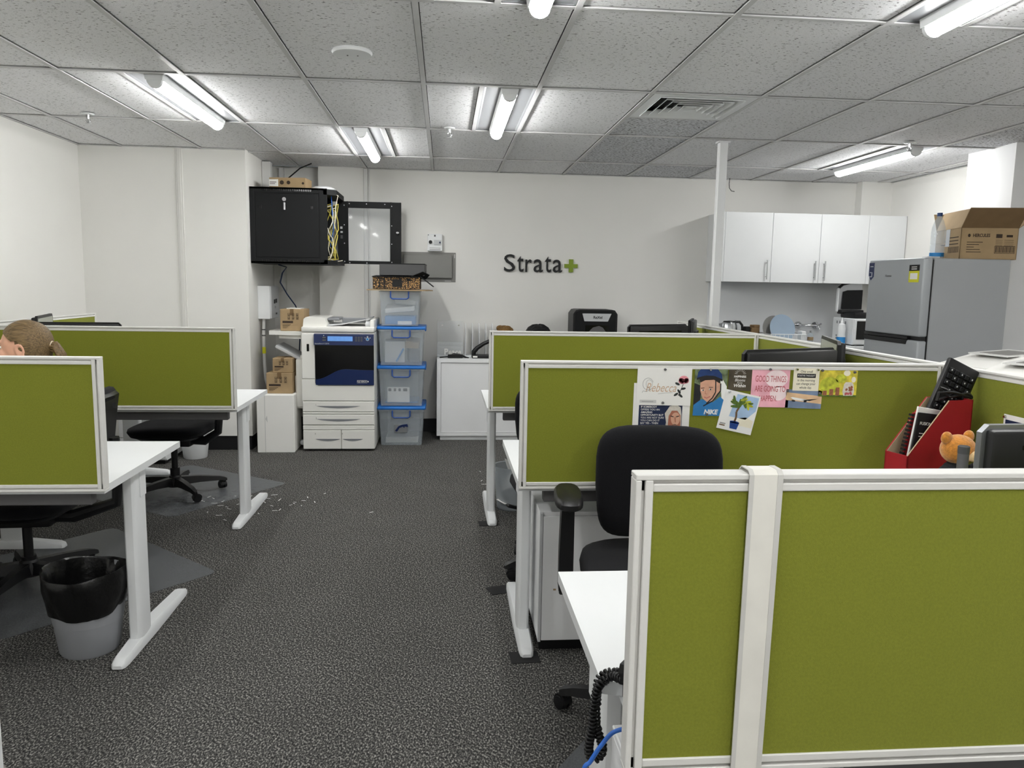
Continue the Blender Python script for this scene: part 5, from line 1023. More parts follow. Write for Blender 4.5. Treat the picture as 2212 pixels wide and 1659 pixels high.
mb.at((-0.045, -0.0175, 0.012), (0, 0.13, 0)); mb.M = mb.M @ Matrix.Translation((-0.02, -0.0003, 0.238)) @ Matrix.Rotation(PI / 2, 4, 'X'); mb.text('FUSION', 0.014, 0.0003)
mb.at(); part(t3, 'lettering', mb); part(t3, 'paper_clip', MB('chrome').at((0.0, -0.019, 0.235), (0, 0.2, 0)).tube([(0, 0, 0), (0, 0, 0.03), (0.006, 0, 0.033), (0.011, 0, 0.03), (0.011, 0, -0.006), (0.006, 0, -0.009), (0.002, 0, -0.006)], 0.0008, 5))
t4 = thing('spiral_notebook', 'spiral bound pad behind white folder in red file', 'notebook', (1.548, 2.30, DT + 0.008), 0.24)
part(t4, 'pages', MB('red').at((-0.02, 0.014, 0), (0, 0.21, 0)).box((-0.095, -0.003, 0), (0.06, 0.003, 0.27), 0.001)); mb = MB('black_plastic')
for i in range(20): mb.at((-0.02, 0.014, 0), (0, 0.21, 0)).box((-0.103, -0.006, 0.02 + i * 0.0125), (-0.092, 0.006, 0.027 + i * 0.0125))
part(t4, 'spiral', mb)
# keyboard standing in the file
t = thing('keyboard', 'black computer keyboard standing upright in the red file', 'keyboard', (1.475, 2.285, 0.735), rot=(0.0, 0.0, 0.08))
RK = (-0.06, 0.34, 0)
def KM(mb): mb.M = Matrix.Translation((0.01, 0, 0)) @ Matrix.Rotation(0.42, 4, 'Y') @ Matrix.Rotation(-0.06, 4, 'X'); return mb
KL, KW = 0.475, 0.122
part(t, 'body', KM(MB('black_plastic')).box((-KW / 2, 0.0, 0.0), (KW / 2, 0.018, KL), 0.006, 2))
for i in range(9):
    for j in range(5):
        x = -KW / 2 + 0.010 + j * 0.0208; z = KL - 0.030 - i * 0.0205
        if i in (3, 4) and j in (0,): continue
        k_ = part(t, 'key', KM(MB('black_matt')).box((x, -0.006, z - 0.0175), (x + 0.0175, 0.001, z), 0.0025))
        if (i + j) % 2 == 0: part(k_, 'legend', KM(MB('lgrey')).box((x + 0.005, -0.0065, z - 0.010), (x + 0.009, -0.0058, z - 0.005)))
part(t, 'cable_bundle', MB('black_plastic').tube(catmull([(0.07, -0.02, 0.325), (0.125, -0.012, 0.345), (0.08, -0.018, 0.365), (0.115, -0.015, 0.335), (0.18, -0.012, 0.345), (0.20, -0.01, 0.33), (0.13, -0.018, 0.35), (0.075, -0.02, 0.35)], 6), 0.0045, 6, True))
# teddy bear
t = thing('teddy_bear', 'small golden teddy bear in a black shirt on the desk', 'teddy bear', (1.51, 2.10, DT), 0.25)
part(t, 'head', MB('bear').ball((0, 0, 0.215), (0.052, 0.046, 0.044), 24, 16), smooth=80); hd_ = kids(t)[-1]
for sx in (-1, 1): part(hd_, 'ear', MB('bear').ball((sx * 0.043, 0.005, 0.250), (0.019, 0.012, 0.019), 14, 10), smooth=80)
part(hd_, 'muzzle', MB('bear_lt').ball((0.012, -0.042, 0.202), (0.02, 0.018, 0.016), 14, 10), smooth=80); part(hd_, 'eye', MB('black_gloss').ball((-0.014, -0.0425, 0.222), 0.0065, 10, 8).ball((0.03, -0.037, 0.222), 0.0065, 10, 8)); part(hd_, 'nose', MB('black_gloss').ball((0.014, -0.060, 0.207), (0.006, 0.004, 0.004), 10, 6))
part(t, 'shirt', MB('shirt').ball((0, 0, 0.11), (0.058, 0.048, 0.075), 20, 14).ball((-0.058, -0.01, 0.13), (0.024, 0.024, 0.042)).ball((0.058, -0.01, 0.13), (0.024, 0.024, 0.042)), smooth=80)
part(t, 'body', MB('bear').ball((-0.035, -0.035, 0.03), (0.026, 0.045, 0.028)).ball((0.035, -0.035, 0.03), (0.026, 0.045, 0.028)).ball((0, 0, 0.04), (0.05, 0.045, 0.038)), smooth=80)
# pen tube, card, spine poster
t = thing('metal_tube', 'dark grey upright cylinder before the teddy bear', 'tube holder', (1.455, 2.0, DT)); part(t, 'barrel', MB('dark_grey').lathe([(0, 0), (0.0145, 0), (0.0145, 0.232), (0.0, 0.236)], 20)); part(t, 'cap', MB('greybox').lathe([(0.0150, 0.225), (0.0155, 0.245), (0.013, 0.247), (0.0, 0.247)], 20))
t = thing('greeting_card', 'yellow green card standing beside the teddy bear', 'card', (1.60, 2.06, DT), 0.15); part(t, 'sheet', MB(mat('card_green_print', (176, 182, 60), 0.6, var=0.35, vscale=60)).box((-0.075, -0.002, 0), (0.055, 0.002, 0.185), 0.0005)); part(t, 'border', MB('paper').box((-0.075, -0.0025, 0.178), (0.055, 0.0022, 0.186)))

# ------------------------------------------------------------------ sheets pinned to the screen
def sheet(name, label, cx, cz, w, h, tilt, m, y, group='pictures pinned on the screen'):
    t = thing(name, label, 'poster', (cx, y, cz), rot=(0, tilt, 0), group=None)
    part(t, 'sheet', MB(m).box((-w / 2, -0.0006, -h / 2), (w / 2, 0.0, h / 2)))
    return t
class PB:
    """flat print on a sheet: shapes stacked in layers of 0.15 mm"""
    def __init__(s): s.mb = MB(); s.l = 1
    def lay(s): s.l += 1; return s
    def y(s): return -0.0006 - 0.00015 * s.l
    def poly(s, m, pts): s.mb.use(m); s.mb.at(); s.mb.add([(p[0], s.y(), p[1]) for p in pts], [tuple(range(len(pts)))]); return s
    def ell(s, m, cx, cz, rx, rz, rot=0, n=20, a0=0, a1=2 * PI):
        pts = []
        full = abs(a1 - a0 - 2 * PI) < 1e-6
        for i in range(n if full else n + 1):
            a = a0 + (a1 - a0) * i / n; x, z = rx * math.cos(a), rz * math.sin(a); pts.append((cx + x * math.cos(rot) - z * math.sin(rot), cz + x * math.sin(rot) + z * math.cos(rot)))
        return s.poly(m, pts)
    def rect(s, m, x0, z0, x1, z1): return s.poly(m, [(x0, z0), (x1, z0), (x1, z1), (x0, z1)])
    def line(s, m, pts, w):
        for a, b in zip(pts[:-1], pts[1:]):
            d = Vector((b[0] - a[0], b[1] - a[1])); 
            if d.length < 1e-6: continue
            d.normalize(); n_ = Vector((-d.y, d.x)) * w / 2; s.poly(m, [(a[0] - n_.x, a[1] - n_.y), (b[0] - n_.x, b[1] - n_.y), (b[0] + n_.x, b[1] + n_.y), (a[0] + n_.x, a[1] + n_.y)])
        return s
    def txt(s, m, t, cx, cz, size, w=None, bold=0.0, shear=0.0, align='CENTER'):
        s.mb.use(m); n0 = len(s.mb.v); s.mb.at((0, 0, 0), (PI / 2, 0, 0)); s.mb.text(t, size, 0.0, align, bold, shear); s.mb.at()
        xs_ = [v[0] for v in s.mb.v[n0:]]; a, b = min(xs_), max(xs_); k = (w / (b - a)) if w else 1.0
        for i in range(n0, len(s.mb.v)):
            v = s.mb.v[i]; s.mb.v[i] = (cx + (v[0] * k if align == 'CENTER' else (v[0] - a) * k), s.y(), cz + v[2])
        return s
    def done(s, t, name='print'): return part(t, name, s.mb)
def pin(t, x, z, m='chrome'): part(t, 'pin', MB(m).lathe([(0, 0), (0.0045, 0), (0.0045, 0.003), (0.003, 0.006), (0, 0.0065)], 12).__class__(m).cyl((x, -0.001, z), (x, -0.008, z), 0.0045, 0.0035, n=12))
YP = YR2 + 0.003 - 0.0012
PM = {n: mat('print_' + n, c, 0.65, var=v, vscale=vs) for n, (c, v, vs) in dict(
    rose=((232, 150, 160), 0.06, 120), rosed=((200, 104, 120), 0, 1), leaf=((44, 50, 48), 0, 1), gold=((206, 176, 150), 0, 1), greyl=((150, 150, 150), 0, 1), navy=((22, 36, 70), 0.08, 30),
    face=((214, 164, 138), 0.08, 60), faced=((170, 106, 84), 0.1, 60), hairw=((206, 200, 190), 0.12, 90), beard=((116, 92, 74), 0.15, 90), shirtb=((46, 124, 186), 0.1, 30), helmet=((30, 58, 110), 0.15, 60), dark=((34, 34, 36), 0.2, 40), foliage=((110, 124, 92), 0.5, 60), brownp=((74, 66, 52), 0.3, 25), cream=((238, 232, 210), 0.02, 20),
    pink=((240, 176, 190), 0.18, 14), pinkd=((190, 96, 100), 0.0, 1), pinkw=((248, 226, 228), 0.1, 20), skyb=((168, 196, 228), 0.1, 18), wht=((240, 240, 238), 0.02, 20), plant=((84, 110, 40), 0.35, 90), trunk=((110, 84, 56), 0.2, 60), potb=((26, 66, 140), 0.15, 50), yel=((214, 200, 70), 0.35, 40), yelg=((184, 190, 58), 0.4, 60), coin=((150, 96, 70), 0.3, 150), jar=((214, 208, 196), 0.15, 90), dusk=((120, 138, 166), 0.2, 20), sunset=((226, 190, 150), 0.15, 20), lip=((190, 110, 100), 0, 1), hairk=((40, 32, 30), 0.2, 80)).items()}
M.update({'p_' + k: v for k, v in PM.items()})
# quote poster (lower part behind the chair)
t = sheet('quote_poster', 'dark blue quote poster with a white haired man on white paper', 0.732, 0.955, 0.196, 0.245, 0.01, 'paper', YP)
p = PB(); p.rect('p_navy', -0.078, -0.10, 0.072, 0.055); p.lay()
for i, (s_, b_) in enumerate((('IF SOMEBODY', 1), ('OFFERS YOU AN', 0), ('AMAZING', 1), ('OPPORTUNITY BUT', 1), ('YOU ARE NOT SURE', 0), ('YOU CAN DO IT', 0), ('SAY YES - THEN', 1), ('LEARN HOW TO DO', 1), ('IT LATER', 1))):
    p.txt('paper', s_, -0.071, 0.042 - i * 0.0093, 0.0088, None, 0.00012 * b_, 0, 'LEFT')
p.poly('p_hairw', [(0.012, -0.05), (0.018, -0.01), (0.012, 0.02), (0.028, 0.045), (0.048, 0.052), (0.066, 0.042), (0.070, 0.018), (0.070, -0.05)]); p.lay()
p.poly('p_faced', [(0.024, -0.03), (0.026, 0.012), (0.036, 0.03), (0.055, 0.03), (0.067, 0.014), (0.068, -0.02), (0.058, -0.05), (0.034, -0.052)]); p.lay()
p.ell('p_face', 0.050, 0.002, 0.016, 0.022); p.lay().line('p_hairk', [(0.032, 0.012), (0.043, 0.009)], 0.003).line('p_hairk', [(0.052, 0.009), (0.062, 0.012)], 0.003).ell('p_beard', 0.048, -0.032, 0.014, 0.016).lay().line('p_lip', [(0.041, -0.022), (0.055, -0.022)], 0.003).line('p_faced', [(0.048, 0.008), (0.050, -0.01)], 0.003); p.done(t)
# name sheet
t = sheet('name_sheet', 'white sheet with a curly name and a pink rose', 0.738, 1.067, 0.187, 0.128, 0.012, 'paper', YP - 0.0016)
p = PB(); p.txt('p_gold', 'Rebecca', -0.012, -0.005, 0.042, 0.105, 0.0, 0.35); p.lay()
p.line('p_greyl', [(-0.056 + 0.018 * math.cos(a), 0.008 + 0.02 * math.sin(a)) for a in [0.3 + i * 0.35 for i in range(16)]], 0.0012).line('p_greyl', [(-0.052 + 0.011 * math.cos(a), 0.008 + 0.014 * math.sin(a)) for a in [i * 0.4 for i in range(17)]], 0.001).line('p_greyl', [(-0.075, -0.022), (-0.072, -0.016), (-0.06, -0.018), (-0.045, -0.010)], 0.0012).line('p_greyl', [(-0.02, -0.025), (0.0, -0.022), (0.03, -0.02)], 0.001)
p.line('p_leaf', [(0.066, 0.012), (0.060, -0.005), (0.05, -0.03)], 0.0022)
for (x, z, r_) in ((0.045, 0.010, 2.7), (0.066, -0.006, 0.2), (0.042, -0.026, 0.6), (0.058, -0.030, -0.7), (0.052, -0.016, 2.2)): p.ell('p_leaf', x, z, 0.009, 0.004, r_, 12)
p.lay().ell('p_rose', 0.066, 0.024, 0.017, 0.014).ell('p_rose', 0.058, 0.020, 0.010, 0.010).ell('p_rose', 0.075, 0.021, 0.009, 0.009).lay()
p.line('p_rosed', [(0.066 + 0.008 * math.cos(a) * (1 - a / 14), 0.026 + 0.007 * math.sin(a) * (1 - a / 14)) for a in [i * 0.7 for i in range(9)]], 0.0006).line('p_rosed', [(0.053, 0.018), (0.062, 0.012), (0.074, 0.014), (0.082, 0.022)], 0.0006)
p.rect('paper2', -0.082, -0.056, -0.025, -0.046); p.lay().rect('p_greyl', -0.075, -0.0525, -0.035, -0.0505); p.done(t); pin(t, 0.0, 0.058, 'dark_grey'); pin(t, -0.002, -0.055, 'dark_grey')
# boy photo
t = sheet('photo_print', 'photo of a child in a blue helmet and blue top', 0.899, 1.049, 0.114, 0.163, 0.012, 'p_foliage', YP)
p = PB(); p.poly('p_dark', [(-0.057, -0.05), (-0.057, 0.03), (-0.03, 0.02), (-0.035, -0.045)]); p.poly('p_wht', [(0.03, 0.06), (0.056, 0.02), (0.056, -0.04), (0.04, -0.02)]); p.lay()
p.poly('p_shirtb', [(-0.057, -0.0815), (-0.056, -0.045), (-0.03, -0.025), (0.01, -0.035), (0.035, -0.015), (0.052, -0.03), (0.055, -0.0815)]); p.lay()
p.poly('p_face', [(-0.037, 0.04), (-0.036, 0.005), (-0.026, -0.022), (-0.008, -0.036), (0.012, -0.028), (0.024, -0.005), (0.034, 0.005), (0.032, 0.03), (0.02, 0.05), (-0.03, 0.05)]); p.lay()
p.poly('p_hairk', [(-0.041, 0.044), (-0.036, 0.032), (-0.02, 0.04), (0.01, 0.042), (0.03, 0.03), (0.036, 0.05), (0.0, 0.06)]); p.lay()
p.poly('p_helmet', [(-0.05, 0.045), (-0.046, 0.068), (-0.035, 0.08), (0.02, 0.08), (0.036, 0.062), (0.040, 0.04), (0.0, 0.052)]); p.lay().line('p_dark', [(-0.05, 0.044), (-0.02, 0.053), (0.01, 0.052), (0.040, 0.040)], 0.007)
p.line('p_dark', [(0.016, 0.045), (0.018, 0.0), (0.008, -0.02), (-0.012, -0.04)], 0.004).line('p_dark', [(0.034, 0.03), (0.035, 0.005), (0.010, -0.03), (-0.022, -0.048)], 0.004)
p.ell('paper', -0.027, 0.006, 0.005, 0.0026).ell('paper', -0.001, 0.009, 0.005, 0.0026).lay().ell('p_hairk', -0.026, 0.006, 0.0024, 0.0026).ell('p_hairk', 0.0, 0.009, 0.0024, 0.0026).line('p_hairk', [(-0.034, 0.013), (-0.022, 0.014)], 0.002).line('p_hairk', [(-0.006, 0.016), (0.008, 0.016)], 0.002).line('p_lip', [(-0.021, -0.017), (-0.012, -0.021), (0.0, -0.015)], 0.003).line('p_faced', [(-0.017, 0.004), (-0.018, -0.006), (-0.012, -0.007)], 0.0015)
p.txt('paper', 'NIKE', 0.004, -0.069, 0.022, 0.05, 0.0009, 0.2); p.done(t); pin(t, -0.005, 0.076); pin(t, -0.008, -0.076, 'dark_grey')
# happiness card
t = sheet('quote_card', 'small dark brown quote card with white lettering', 1.0, 1.094, 0.080, 0.080, 0.02, 'p_brownp', YP)
p = PB(); p.txt('paper', 'HAPPINESS', 0, 0.008, 0.010, 0.042, 0.0003).txt('paper', 'Blooms', 0.0, -0.004, 0.014, 0.036, 0.0, 0.3).txt('paper', 'from', 0, -0.013, 0.009, 0.018, 0, 0.2).txt('paper', 'Within', 0, -0.023, 0.015, 0.042, 0.0003, 0.2)
for i in range(9):
    a = PI * (i + 0.5) / 9; p.line('paper', [(0.011 * math.cos(a), 0.016 + 0.011 * math.sin(a)), (0.02 * math.cos(a), 0.016 + 0.017 * math.sin(a))], 0.0009)
p.done(t)
# pot plant photo
t = sheet('plant_print', 'tilted photo print of a small tree in a blue pot', 1.001, 0.980, 0.125, 0.136, 0.215, 'p_wht', YP - 0.0016)
p = PB(); p.poly('p_skyb', [(-0.02, 0.06), (0.058, 0.062), (0.058, 0.015), (0.03, -0.02), (-0.03, -0.02)]); p.poly('p_cream', [(-0.0, -0.045), (0.01, -0.018), (0.03, -0.012), (0.058, -0.02), (0.058, -0.045)]); p.lay()
p.line('p_trunk', [(-0.006, -0.035), (-0.004, -0.018), (-0.008, 0.0), (-0.002, 0.02)], 0.007).poly('p_potb', [(-0.022, -0.036), (0.012, -0.036), (0.008, -0.060), (-0.017, -0.060)]).ell('p_potb', -0.005, -0.036, 0.0175, 0.004).rect('p_greyl', -0.055, -0.05, -0.035, -0.046).rect('p_trunk', -0.056, -0.056, -0.036, -0.052)
p.lay(); rp = random.Random(11)
for i in range(26):
    a = rp.uniform(0, 2 * PI); r_ = rp.uniform(0.004, 0.03); p.ell('p_plant' if i % 4 else 'p_yelg', -0.002 + r_ * 1.15 * math.cos(a), 0.030 + r_ * 0.75 * math.sin(a), 0.013, 0.0045, a + rp.uniform(-0.5, 0.5) - 0.4, 10); p.l += 0.2
p.done(t); pin(t, -0.05, 0.062, 'lgrey')
# pink quote
t = sheet('pink_poster', 'pink watercolour poster with capital letter quote', 1.108, 1.066, 0.134, 0.137, 0.015, 'p_pink', YP)
p = PB(); p.ell('p_pinkw', 0.02, 0.03, 0.04, 0.03).ell('p_pinkw', 0.03, -0.02, 0.03, 0.025); p.lay().txt('p_pinkd', 'GOOD THINGS', 0, 0.028, 0.030, 0.108, 0.0002).txt('p_pinkd', 'ARE GOING TO', 0, -0.006, 0.029, 0.108, 0.0002).txt('p_pinkd', 'HAPPEN.', -0.005, -0.039, 0.028, 0.062, 0.0002); p.done(t); pin(t, -0.005, 0.062, 'dark_grey')
# plane photo
t = sheet('plane_print', 'photo print of an airliner against a sunset sky', 1.229, 1.026, 0.128, 0.064, 0.03, 'p_dusk', YP)
p = PB(); p.poly('p_sunset', [(-0.064, -0.005), (0.064, -0.015), (0.064, 0.012), (-0.064, 0.022)]); p.lay().poly('p_wht', [(-0.048, 0.004), (-0.04, 0.006), (0.01, -0.001), (0.022, -0.006), (0.01, -0.008), (-0.035, -0.003)]).poly('p_dark', [(-0.01, -0.004), (0.052, 0.003), (0.02, -0.006)]).ell('p_dark', -0.036, -0.007, 0.007, 0.003, -0.1).ell('p_dark', 0.006, -0.008, 0.006, 0.003, 0.1); p.done(t); pin(t, 0.055, 0.022, 'dark_grey'); pin(t, -0.06, 0.026, 'dark_grey')
# morning quote
t = sheet('quote_card', 'small cream quote card with a black title bar', 1.233, 1.094, 0.092, 0.078, 0.015, 'p_cream', YP - 0.0012)
p = PB(); p.rect('inkblack', -0.033, 0.006, 0.033, 0.020); p.lay().txt('p_dark', 'One small', 0, 0.027, 0.012, 0.042).txt('paper', 'POSITIVE THOUGHT', 0, 0.013, 0.009, 0.06).txt('p_dark', 'in the morning', 0, -0.003, 0.012, 0.062).txt('p_dark', 'can change your', 0, -0.015, 0.012, 0.068).txt('p_dark', 'whole day.', 0, -0.028, 0.012, 0.044); p.done(t); pin(t, -0.036, 0.034); pin(t, 0.038, 0.034)
# coins photo
t = sheet('coins_print', 'yellow green photo print with coin stacks and a jar', 1.348, 1.083, 0.136, 0.096, 0.012, 'p_yel', YP)
p = PB(); p.ell('p_yelg', -0.03, -0.01, 0.035, 0.03).ell('p_yelg', 0.01, 0.015, 0.02, 0.015).ell('p_cream', 0.03, 0.034, 0.012, 0.010).ell('p_cream', 0.055, 0.012, 0.008, 0.010); p.rect('p_plant', -0.068, -0.048, 0.068, -0.042); p.lay()
for (x, h_) in ((-0.045, 0.016), (-0.022, 0.022), (0.0, 0.028)): p.rect('p_coin', x - 0.007, -0.044, x + 0.007, -0.044 + h_)
p.poly('p_jar', [(0.022, -0.044), (0.056, -0.044), (0.060, -0.03), (0.056, -0.004), (0.050, 0.003), (0.028, 0.003), (0.022, -0.004), (0.018, -0.03)]); p.lay()
rp = random.Random(4)
for i in range(14): p.ell('p_coin' if i % 2 else 'p_pinkd', 0.026 + rp.random() * 0.026, -0.040 + rp.random() * 0.032, 0.005, 0.004, rp.random() * 3, 8); p.l += 0.2
p.done(t); pin(t, -0.06, 0.042, 'dark_grey'); pin(t, 0.056, 0.038, 'dark_grey')
# poster on the side screen behind the front monitor
t = thing('wall_notice', 'white sheet with blue banner pinned on side screen at right edge', 'poster', (SR - 0.0, 2.09, 0.90), rot=(0, 0, -PI / 2))
part(t, 'sheet', MB('paper').box((-0.12, 0.0, 0), (0.10, 0.0012, 0.128)) if False else MB('paper').box((-0.12, -0.0005, 0.0), (0.10, 0.0012, 0.128)))
p = PB(); p.l = 2; p.rect('p_navy', -0.112, 0.01, 0.09, 0.112); p.lay().txt('label_blue', 'SPECIAL', -0.02, 0.09, 0.024, 0.16, 0.0005); p.done(t); pin(t, -0.112, 0.12)

# ------------------------------------------------------------------ bins, pedestals
t = thing('waste_bin', 'grey waste bin with a black liner beside the near left desk leg', 'bin', (-1.335, 2.90, 0))
part(t, 'bucket', MB('bin_grey').lathe([(0.0, 0.0), (0.098, 0.0), (0.103, 0.008), (0.118, 0.12), (0.1185, 0.122), (0.1195, 0.122), (0.132, 0.22), (0.1325, 0.222), (0.134, 0.222), (0.143, 0.30), (0.139, 0.30), (0.10, 0.012), (0.0, 0.010)], 40))
rl = random.Random(2); secs = []; nn = 48
for zi, (z, r_) in enumerate(((0.175, 0.1295), (0.20, 0.138), (0.24, 0.143), (0.28, 0.148), (0.305, 0.151), (0.318, 0.146), (0.312, 0.136), (0.24, 0.122), (0.12, 0.105), (0.03, 0.06))):
    secs.append([((r_ + 0.004 * math.sin(7 * 2 * PI * i / nn + zi) + 0.003 * rl.uniform(-1, 1)) * math.cos(2 * PI * i / nn), (r_ + 0.004 * math.sin(7 * 2 * PI * i / nn + zi) + 0.003 * rl.uniform(-1, 1)) * math.sin(2 * PI * i / nn), z + 0.010 * math.sin(2 * PI * i / nn * 2 + zi * 0.4) + (0.02 * math.sin(2 * PI * i / nn + 0.6) if zi == 0 else 0)) for i in range(nn)])
part(t, 'liner', MB('liner').loft(secs, cap=False), smooth=60)
def clear_bin(label, x, y, rb, rt, h, m='frost', paper=False):
    t = thing('waste_bin', label, 'bin', (x, y, 0)); part(t, 'bucket', MB(m).lathe([(0, 0.0), (rb, 0), (rb + 0.004, 0.006), (rt, h), (rt + 0.006, h), (rt + 0.006, h + 0.006), (rt - 0.003, h + 0.004), (rb + 0.001, 0.008), (0, 0.006)], 36))
    if paper:
        r_ = random.Random(8); mb = MB('paper')
        for i in range(16): mb.at((r_.uniform(-0.05, 0.05), r_.uniform(-0.05, 0.05), h * r_.uniform(0.15, 0.75)), (r_.uniform(-1, 1), r_.uniform(-1, 1), r_.uniform(0, 3))).box((-0.035, -0.05, 0), (0.035, 0.05, 0.001))
        mb.use('dark_grey').at((0, 0, 0.05)).ball((0, 0, 0.03), (0.06, 0.06, 0.06)); mb.at(); part(t, 'contents', mb); part(t, 'paper_sheets', MB('paper2').at((0.0, 0.02, h * 0.95), (0.5, 0.5, 0.4)).box((-0.04, -0.06, 0), (0.05, 0.06, 0.003)))
clear_bin('translucent waste bin with paper under the right row desk', 0.425, 4.70, 0.085, 0.112, 0.27, 'frost', True)
clear_bin('small white waste bin behind the empty left chair', -1.955, 6.15, 0.085, 0.11, 0.20, 'white_metal')
t = thing('side_cabinet', 'low white cabinet under the desk with pinned photos', 'cabinet', (0.362, 2.77, 0)); pw_ = 0.80
part(t, 'carcass', MB('white_lam').box((0, 0.016, 0.045), (pw_, 0.46, 0.552), 0.001).use('black_plastic').box((0.01, 0.03, 0.0), (pw_ - 0.01, 0.45, 0.045)))
for i in range(2):
    d = part(t, 'door', MB('white_lam').box((0.012 + i * (pw_ - 0.02) / 2, 0, 0.05), (0.008 + (i + 1) * (pw_ - 0.02) / 2, 0.015, 0.538), 0.001))
part(t, 'side_edge', MB('lgrey').box((0, -0.001, 0.045), (0.010, 0.016, 0.55))); part(t, 'lock_mark', MB('card').box((0.055, -0.002, 0.25), (0.065, 0.0, 0.256)))
t = thing('drawer_pedestal', 'white drawer pedestal under the far left desk', 'drawers', (-2.43, 5.90, 0)); part(t, 'carcass', MB('white_lam').box((0, 0.016, 0.03), (0.34, 0.48, 0.56), 0.001).use('black_plastic').box((0.02, 0.03, 0), (0.32, 0.46, 0.03)))
for i in range(3):
    d = part(t, 'drawer', MB('white_lam').box((0.004, 0, 0.04 + 0.17 * i), (0.336, 0.016, 0.205 + 0.17 * i), 0.001)); part(d, 'pull', MB('lgrey').box((0.14, -0.012, 0.18 + 0.17 * i), (0.24, 0, 0.19 + 0.17 * i), 0.002))

t = thing('side_cabinet', 'white cabinet edge at the bottom left corner', 'cabinet', (-1.52, 1.42, 0))
part(t, 'carcass', MB('white_lam').box((0, 0, 0.04), (0.42, 0.48, 0.60), 0.001).use('black_plastic').box((0.01, 0.02, 0.0), (0.41, 0.46, 0.04)))
for i in range(3):
    d = part(t, 'drawer', MB('white_lam').box((0.004, -0.016, 0.05 + 0.182 * i), (0.416, 0, 0.228 + 0.182 * i), 0.001)); part(d, 'pull', MB('lgrey').box((0.15, -0.028, 0.20 + 0.182 * i), (0.27, -0.016, 0.21 + 0.182 * i), 0.002))
# ------------------------------------------------------------------ seated woman (looks to -x)
def evaluated(o):
    dg = bpy.context.evaluated_depsgraph_get(); me = bpy.data.meshes.new_from_object(o.evaluated_get(dg)); return me
def skin_mesh(verts, edges, radii, lev=2):
    me = bpy.data.meshes.new('tmp'); me.from_pydata(verts, edges, []); o = bpy.data.objects.new('tmp', me); C.objects.link(o)
    o.modifiers.new('s', 'SKIN'); 
    for i, r in enumerate(radii): me.skin_vertices[0].data[i].radius = (r, r) if not isinstance(r, tuple) else r
    me.skin_vertices[0].data[0].use_root = True
    m = o.modifiers.new('d', 'SUBSURF'); m.levels = lev; m.render_levels = lev
    r_ = evaluated(o); bpy.data.objects.remove(o); return r_
def remeshed(meshes, voxel, smooth_it=4):
    bm = bmesh.new()
    for me in meshes: bm.from_mesh(me)
    me = bpy.data.meshes.new('tmp'); bm.to_mesh(me); bm.free()
    o = bpy.data.objects.new('tmp', me); C.objects.link(o)
    m = o.modifiers.new('r', 'REMESH'); m.mode = 'VOXEL'; m.voxel_size = voxel
    m = o.modifiers.new('s', 'SMOOTH'); m.iterations = smooth_it; m.factor = 0.5
    r_ = evaluated(o); bpy.data.objects.remove(o)
    for p in r_.polygons: p.use_smooth = True
    return r_
hx, hy, hz = -1.772, 3.43, 1.108          # centre of the skull
per = thing('person', 'woman with blond ponytail seated at the left desk', 'person', (-1.78, 3.50, 0))
org = Vector((-1.78, 3.50, 0))
def rel(p): return tuple(Vector(p) - org)
head = MB('skin')
head.ball((hx, hy, hz), (0.096, 0.074, 0.098), 28, 18)                       # skull
head.ball((hx - 0.035, hy, hz - 0.035), (0.062, 0.060, 0.085), 24, 16)       # face
head.ball((hx - 0.050, hy, hz - 0.098), (0.036, 0.040, 0.028), 20, 12)       # chin and jaw
head.ball((hx - 0.005, hy, hz - 0.075), (0.055, 0.056, 0.050), 20, 12)
head.ball((hx - 0.085, hy, hz + 0.012), (0.015, 0.045, 0.012), 16, 10)       # brow
head.ball((hx - 0.106, hy, hz - 0.036), (0.014, 0.013, 0.012), 14, 10)       # nose tip
head.cyl((hx - 0.088, hy, hz + 0.0), (hx - 0.106, hy, hz - 0.034), 0.007, 0.011, 12)
head.ball((hx - 0.090, hy, hz - 0.066), (0.012, 0.022, 0.006), 14, 8).ball((hx - 0.088, hy, hz - 0.077), (0.012, 0.020, 0.007), 14, 8)
for s_ in (-1, 1):
    head.ball((hx - 0.070, hy + s_ * 0.038, hz - 0.04), (0.026, 0.022, 0.026), 14, 10)
    ear = [(hx + 0.012 + 0.017 * math.cos(a) * (1 if a < PI else 0.8), hy + s_ * (0.074 + 0.006 * math.sin(a)), hz - 0.022 + 0.029 * math.sin(a)) for a in [2 * PI * i / 16 for i in range(16)]]
    head.tube(ear, 0.0055, 8, True).ball((hx + 0.010, hy + s_ * 0.071, hz - 0.022), (0.014, 0.006, 0.024), 12, 8)
head.cyl((hx + 0.02, hy + 0.005, hz - 0.22), (hx + 0.012, hy, hz - 0.06), 0.050, 0.047, 20)
hm = head.mesh('h')
